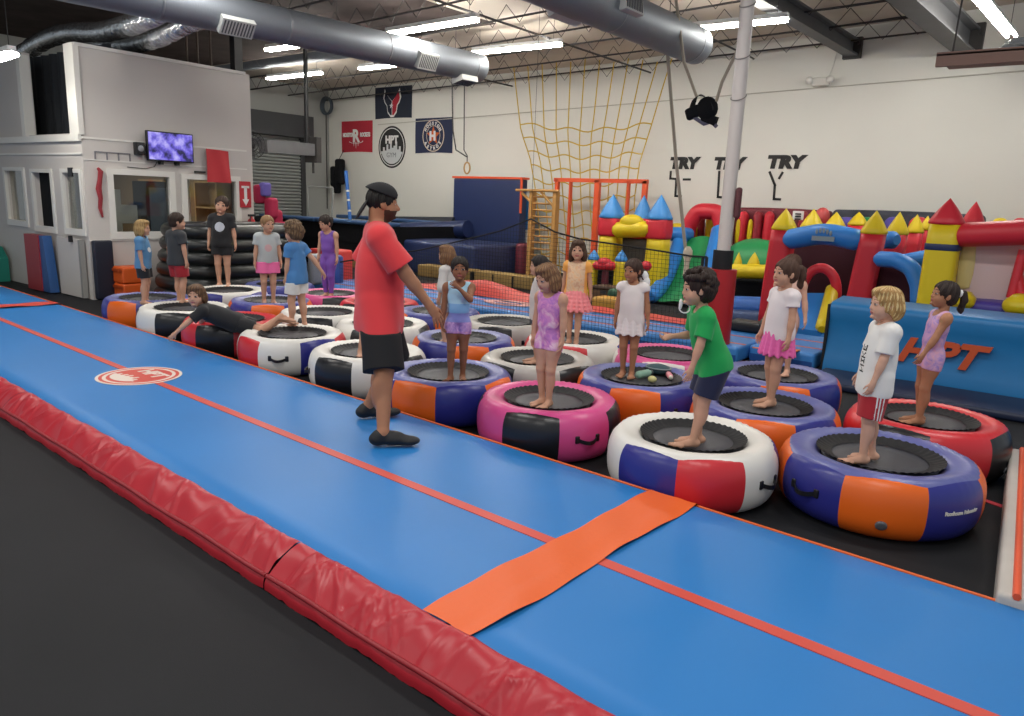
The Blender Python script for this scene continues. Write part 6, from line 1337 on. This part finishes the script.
# boy in green leaning forward
p = child(696, 445, 1.13, yaw_of(-1, -.05), 'curly haired boy in green T-shirt and navy shorts leaning forward on the white trampoline', lean=.34, hp=.05, pel=(.0, -.06, .470), handR=(.13, .16, .60), elR=(.5, -1, -.5), handL=(-.13, .12, .40), elL=(-.5, -1, 0), footR=(.04, -.02, .042), footL=(-.045, .035, .042), palmR=(-.6, .2, .6), curlR=1.6, vs=NEAR)
p.body('light', '#2d1f17'); p.hair('curly', '#2c1d17'); p.tee(dark('#12a04e'), hem=.44, sl=.72, infl=.014, loose=.004, fold=.004); p.shorts(dark('#1b2140'), leg=.82, infl=.02)
m = MB(); a = p.hw(0, .34, -.45); W = lambda q: p.R3@q+p.loc
m.tube([W(p.hw(.06*math.sin(a), .34+.16*math.cos(a), -.58+.14*math.sin(a))) for a in np.linspace(0, 2*math.pi, 18)], .0045, 6, cap=False); m.ell(W(p.hw(0, .46, -.46)), (.012, .014, .034), 10); m.build('face_mask', mat('mask_white', '#e3e2e0', .7), p.root)
# blond boy in white
def nike(s, c):
    q = (c/s.h-s.tor(0, 0, .60)); u, w_ = q@s.U, q@s.R; on = np.zeros(len(c), int); gl = {'N': ('10001', '11001', '10101', '10011', '10001'), 'I': ('111', '010', '010', '010', '111'), 'K': ('1001', '1010', '1100', '1010', '1001'), 'E': ('1111', '1000', '1110', '1000', '1111')}
    x = -.075
    for ch in 'NIKE':
        g = gl[ch]; wd = len(g[0])
        for r_, row in enumerate(g):
            for cc, b in enumerate(row):
                if b == '1': on |= ((u > x+cc*.0085) & (u < x+(cc+1)*.0085) & (w_ > -.024+.0095*r_-.0) & (w_ < -.024+.0095*(r_+1)) & (q@s.F > 0)).astype(int)
        x += wd*.0085+.006
    return on
p = child(864, 461, 1.07, yaw_of(-.93, .05), 'blond boy in white T-shirt and red shorts standing on the nearest trampoline at the right', hp=.0, lean=-.03, handR=(.155, .04, .425), elR=(.4, -1, 0), handL=(-.13, .08, .44), footR=(.03, -.05, .042), footL=(-.045, .03, .042), vs=NEAR)
p.body('fair', '#a07c4c'); p.hair('mop', '#a8824f', '#d8bd86'); p.tee([dark('#e8e6e2'), M_ink], hem=.405, sl=.78, infl=.016, loose=.006, fold=.0035, mi=nike, neckr=.046)
def stripes(s, c):
    q = (c/s.h-s.pel)@s.R; u = (c/s.h-s.pel); v_ = (u@s.F); return ((abs(q) > .05) & (np.abs(np.abs(v_+.0)-.0) < .026) & (np.sin((v_)*330) > .2)).astype(int)
p.shorts([dark('#b0242e'), M_white], leg=.95, infl=.018, mi=stripes)
# girl with ponytail
M_tie = mat('leotard_lilac', '#b68fc2', .45, var=.45, vscale=16)
def pattern_mat(name, c1, c2, c3, sc):
    m = mat(name, c1, .45, spec=.4); nt = m.node_tree; b = nt.nodes['Principled BSDF']; tc = nt.nodes.new('ShaderNodeTexCoord'); n = nt.nodes.new('ShaderNodeTexNoise'); n.inputs['Scale'].default_value = sc; n.inputs['Detail'].default_value = 4; n.inputs['Distortion'].default_value = 1.2
    r = nt.nodes.new('ShaderNodeValToRGB'); e = r.color_ramp.elements; e[0].position = .36; e[0].color = lin(c1)+(1,); e[1].position = .64; e[1].color = lin(c3)+(1,); k = e.new(.5); k.color = lin(c2)+(1,); nt.links.new(tc.outputs['Object'], n.inputs['Vector']); nt.links.new(n.outputs[0], r.inputs[0]); nt.links.new(r.outputs[0], b.inputs['Base Color']); return m
p = child(921, 423, 1.04, yaw_of(-.97, .12), 'girl with a dark ponytail in lilac leotard on the red and black trampoline', hp=.16, lean=-.06, handR=(.140, .02, .42), elR=(.4, -1, 0), handL=(-.12, .13, .46), footR=(.045, .0, .042), footL=(-.045, .035, .042), vs=NEAR)
p.body('tan', '#2a1b16'); p.hair('pony', '#2a1d18'); p.leotard(pattern_mat('leotard_lilac_mix', '#9f86c9', '#c9a0cc', '#dba7c0', 14), leg=.36)
m = MB(); m.ell(p.R3@p.hw(0, -.52, .17)+p.loc, (.025, .025, .03), 10); m.build('hair_tie', M_white, p.root)
# girl in white top and pink skirt
p = child(771, 405, 1.13, yaw_of(-.90, -.28), 'girl in white T-shirt and bright pink skirt standing on a blue and orange trampoline', hp=.05, lean=-.02, handR=(.15, .05, .44), elR=(.4, -1, 0), handL=(-.14, .03, .44), footR=(.045, -.02, .042), footL=(-.035, .03, .042), vs=NEAR)
p.body('light', '#3a281f'); p.hair('pony', '#4a3226'); p.tee(dark('#e9dfe0'), hem=.475, sl=.45, infl=.012, loose=.002, fold=.0018); p.skirt(dark('#ec6bb0'), length=.135, flare=.03)
# child behind her
p = child(780, 374, 1.10, yaw_of(-.6, -.8), 'child mostly hidden behind the girl in the pink skirt', hy=.2, handR=(.15, .03, .43), handL=(-.17, .03, .44), vs=.0065)
p.body('fair'); p.hair('tied', '#4a3226'); p.leotard(dark('#d9b0a0', .5), leg=.3)
# girl in pink leotard
p = child(546, 405, 1.06, yaw_of(-.62, -.78), 'girl in shiny pink leotard looking down on the pink and black trampoline', hp=-.30, hy=.25, lean=.02, handR=(.125, .02, .44), handL=(-.125, .02, .42), footR=(.036, .0, .042), footL=(-.036, .02, .042), vs=NEAR)
p.body('light', '#6a4a34'); p.hair('bob', '#6f4e36', '#94704c'); p.leotard(pattern_mat('leotard_pink_mix', '#b26fc0', '#d98fc8', '#f0c9dd', 12), leg=.34)
# girl in white
p = child(627, 376, 1.03, yaw_of(-.30, -.95), 'girl in white tank top and white shorts on the trampoline with the bottles', hy=.45, hp=-.05, handR=(.14, .0, .43), handL=(-.155, .02, .43), footR=(.04, .0, .042), footL=(-.04, .015, .042), vs=NEAR)
p.body('tan', '#2a1b16'); p.hair('tied', '#3a261d'); p.tee(dark('#e7dfdc'), hem=.455, sl=.16, infl=.012, loose=.004, fold=.002, neckr=.05); p.skirt(dark('#e9e1e0'), length=.125, flare=.03, n=9)
m = MB(); 
for k in (-1, 1): m.ell(p.R3@p.hw(.30+.05*k-.65, -.45, -.42+.12*k)+p.loc, (.05, .03, .055), 10)
m.build('hair_bow', M_white, p.root)
# girl with hand at her mouth
def blend(s, c):
    u = (c/s.h-s.pel)@s.U; return np.clip(((.24-u)/.075), 0, 4).astype(int)
p = child(457, 380, 1.02, yaw_of(.08, -1), 'girl in blue to purple leotard with one hand at her mouth looking at the viewer', hy=.0, hp=.02, handL=(.005, .135, .775), elL=(-.8, .2, -1), handR=(.13, .05, .43), footR=(.055, .05, .042), footL=(-.045, -.02, .042), tL=(-.1, 1, 0), tR=(.5, 1, 0), palmL=(0, -1, -.1), curlL=1.4, vs=NEAR)
p.body('brown', '#1c1310'); p.hair('bun', '#1d1512'); p.leotard([dark('#a9d6ec', .5), dark('#82b8e6', .5), dark('#8b93d6', .5), pattern_mat('leotard_purple_mix', '#8a6fb8', '#b391cf', '#d9b3da', 14), pattern_mat('leotard_purple_mix2', '#8f6ab0', '#c08fc9', '#e0b6d8', 14)], leg=.40, mi=blend)
# girl in grey behind
p = child(446, 344, 1.01, yaw_of(-.85, .35), 'brown haired girl in pale grey shirt just behind the girl in blue leotard', handR=(.10, .10, .60), elR=(.3, -1, -.4), vs=.006)
p.body('light'); p.hair('bob', '#6b4b34', '#86633f'); p.tee(dark('#c9c7c4'), hem=.40, sl=1.5, infl=.012, fold=.0015); p.shorts(dark('#8f8a94'), leg=.6)
# dark haired girl behind the pink leotard
p = child(536, 363, 1.0, yaw_of(-1, -.1), 'dark haired girl in pale top standing behind the girl in the pink leotard', hp=.0, vs=.006)
p.body('light'); p.hair('bun', '#1f1613'); p.tee(dark('#d6cdc8'), hem=.42, sl=1.4, infl=.010, fold=.001); p.shorts(dark('#3a3a44'), leg=.5, infl=.01)
# girl in orange and pink dress
p = child(573, 344, 1.10, yaw_of(-.25, -.97), 'girl in orange top and pink skirt standing on the white trampoline in the back row', hy=-.05, handR=(.14, -.02, .44), handL=(-.15, -.02, .44), footR=(.04, .01, .042), footL=(-.035, .03, .042), vs=.0055)
p.body('light', '#3a281f'); p.hair('shoulder', '#4a3425'); p.tee([pattern_mat('top_peach_mix', '#eab98e', '#e7c8a4', '#d9a98a', 18), dark('#f2a951')], hem=.47, sl=.40, infl=.010, fold=.001, neckr=.052, mi=lambda s, c: (abs((c/s.h-s.pel)@s.R) > .085).astype(int)); p.skirt(dark('#f08c90'), length=.16, flare=.075, n=16)
# child behind the adult
p = child(375, 356, 1.12, yaw_of(.3, -.95), 'child hidden behind the adult with one bare leg showing', handR=(.12, .02, .44), handL=(-.12, .02, .44), vs=.0065, footL=(-.03, .03, .042), footR=(.125, .02, .042))
p.body('light'); p.hair('short', '#4a3425'); p.tee(dark('#6b7480'), hem=.42, sl=.6); p.shorts(dark('#3a3f4a'), leg=.55)
# curly haired child in blue
p = child(298, 328, 1.16, yaw_of(-.80, .35), 'curly haired child in light blue T-shirt and white shorts holding one arm out', hp=-.10, lean=.03, handR=(.20, -.22, .46), elR=(.6, -1, -.3), handL=(-.10, .05, .45), footR=(.05, -.04, .042), footL=(-.05, .03, .042), tR=(.5, 1, 0), vs=.0055)
p.body('light', '#5a4430'); p.hair('curlybob', '#5d4733', '#7d6246'); p.tee(dark('#477fb8'), hem=.43, sl=.55, infl=.014, fold=.002); p.shorts(dark('#e0dfdc'), leg=.66, infl=.018)
# girl in purple unitard
p = child(329, 297, 1.18, yaw_of(-.30, -.95), 'girl in sleeveless purple unitard looking down at the back left', hp=-.28, hy=.35, handR=(.13, .03, .44), handL=(-.14, .03, .44), footR=(.04, .0, .042), footL=(-.045, .02, .042), vs=.006)
p.body('light', '#2a1b16'); p.hair('bun', '#2a1f1a'); p.leotard(dark('#7b4fb0', .5), full=True)
# girl in grey tee and pink shorts
p = child(269, 304, 1.16, yaw_of(.42, -.90), 'girl in grey T-shirt and pink shorts with thin blond hair', hy=-.35, hp=.0, handR=(.15, .02, .43), handL=(-.15, .02, .43), vs=.006)
p.body('light', '#8a6a4a'); p.hair('buzz', '#8d6d4b'); p.tee([dark('#b4babb'), dark('#c9a2a4')], hem=.475, sl=.60, infl=.014, mi=chest_disc(.04, .12)); p.shorts(dark('#ef6fa8'), leg=.55, infl=.026, flare=.01)
# boy in black tee
p = child(224, 287, 1.37, yaw_of(.12, -1), 'boy in black T-shirt with a round white print standing against the black inflatable pool', hy=-.1, hr=.16, hp=-.05, handR=(.15, .02, .43), handL=(-.155, .02, .43), footR=(.048, .0, .042), footL=(-.048, .0, .042), vs=.006)
p.body('light', '#2f2018'); p.hair('short', '#33231b'); p.tee([dark('#16171a'), dark('#b9bfc9')], hem=.455, sl=.72, infl=.016, loose=.004, mi=chest_disc(.052, .095)); p.shorts(dark('#131417'), leg=.55, infl=.018)
# boy in dark grey tee from behind
p = child(180, 304, 1.16, yaw_of(.45, .80), 'boy in charcoal T-shirt and red shorts seen from behind at the left', hy=.55, handR=(.155, .0, .43), handL=(-.155, .0, .43), footR=(.055, .0, .042), footL=(-.05, .03, .042), vs=.006)
p.body('light'); p.hair('short', '#2f2018'); p.tee(dark('#33363a'), hem=.44, sl=.62, infl=.018, loose=.010); p.shorts(dark('#a3202c'), leg=.76, infl=.02)
# fair haired child at the far left
p = child(146, 304, 1.06, yaw_of(.95, .15), 'fair bobbed child in light blue T-shirt and dark shorts at the far left', hy=.0, handR=(.13, .03, .44), handL=(-.13, .03, .44), vs=.006)
p.body('light', '#9a7a50'); p.hair('bob', '#a88a5a', '#8a6c42'); p.tee([dark('#5688b2'), M_white], hem=.43, sl=.75, infl=.016, mi=chest_disc(.03, .11, .03)); p.shorts(dark('#17191f'), leg=.72, infl=.02)
# boy lying on his front
hdp = aty(193, 304, 5.0); ax = IMR*.97+IMA*.24; hip = atz(237, 322, BZ+.10); yw = math.atan2(ax[1], ax[0])+math.pi/2   # local +Y is towards his head
yw = math.atan2(-ax[1], -ax[0])-math.pi/2; HL_ = 1.22
b = np.array([hip[0], hip[1], BZ])
p = Person(b, HL_, yw, CH, pel=(0, 0, .075), U=(.0, 1, .42), Fd=(0, .42, -1), hd=(-.92, .30, -.02), handR=(.30, .36, -.04), handL=(-.20, .60, -.09), elR=(.8, .2, .2), elL=(-.6, .3, .3), footR=(.07, -.40, .11), footL=(-.07, -.38, .15), kneeR=(.2, 0, -1), kneeL=(-.2, 0, -1), tR=(.1, -1, -.25), tL=(-.1, -1, -.1), vs=.006)
p.begin('boy in black shirt and shorts lying on his front across two trampolines', group='children on the trampolines')
p.body('light', '#5f452f'); p.hair('mop', '#5c4330', '#77583c'); p.tee(dark('#17181c'), hem=.45, sl=.7, infl=.014); p.shorts(dark('#121317'), leg=.7, infl=.018)
for o in bpy.data.objects:
    if '_o' in o: del o['_o']
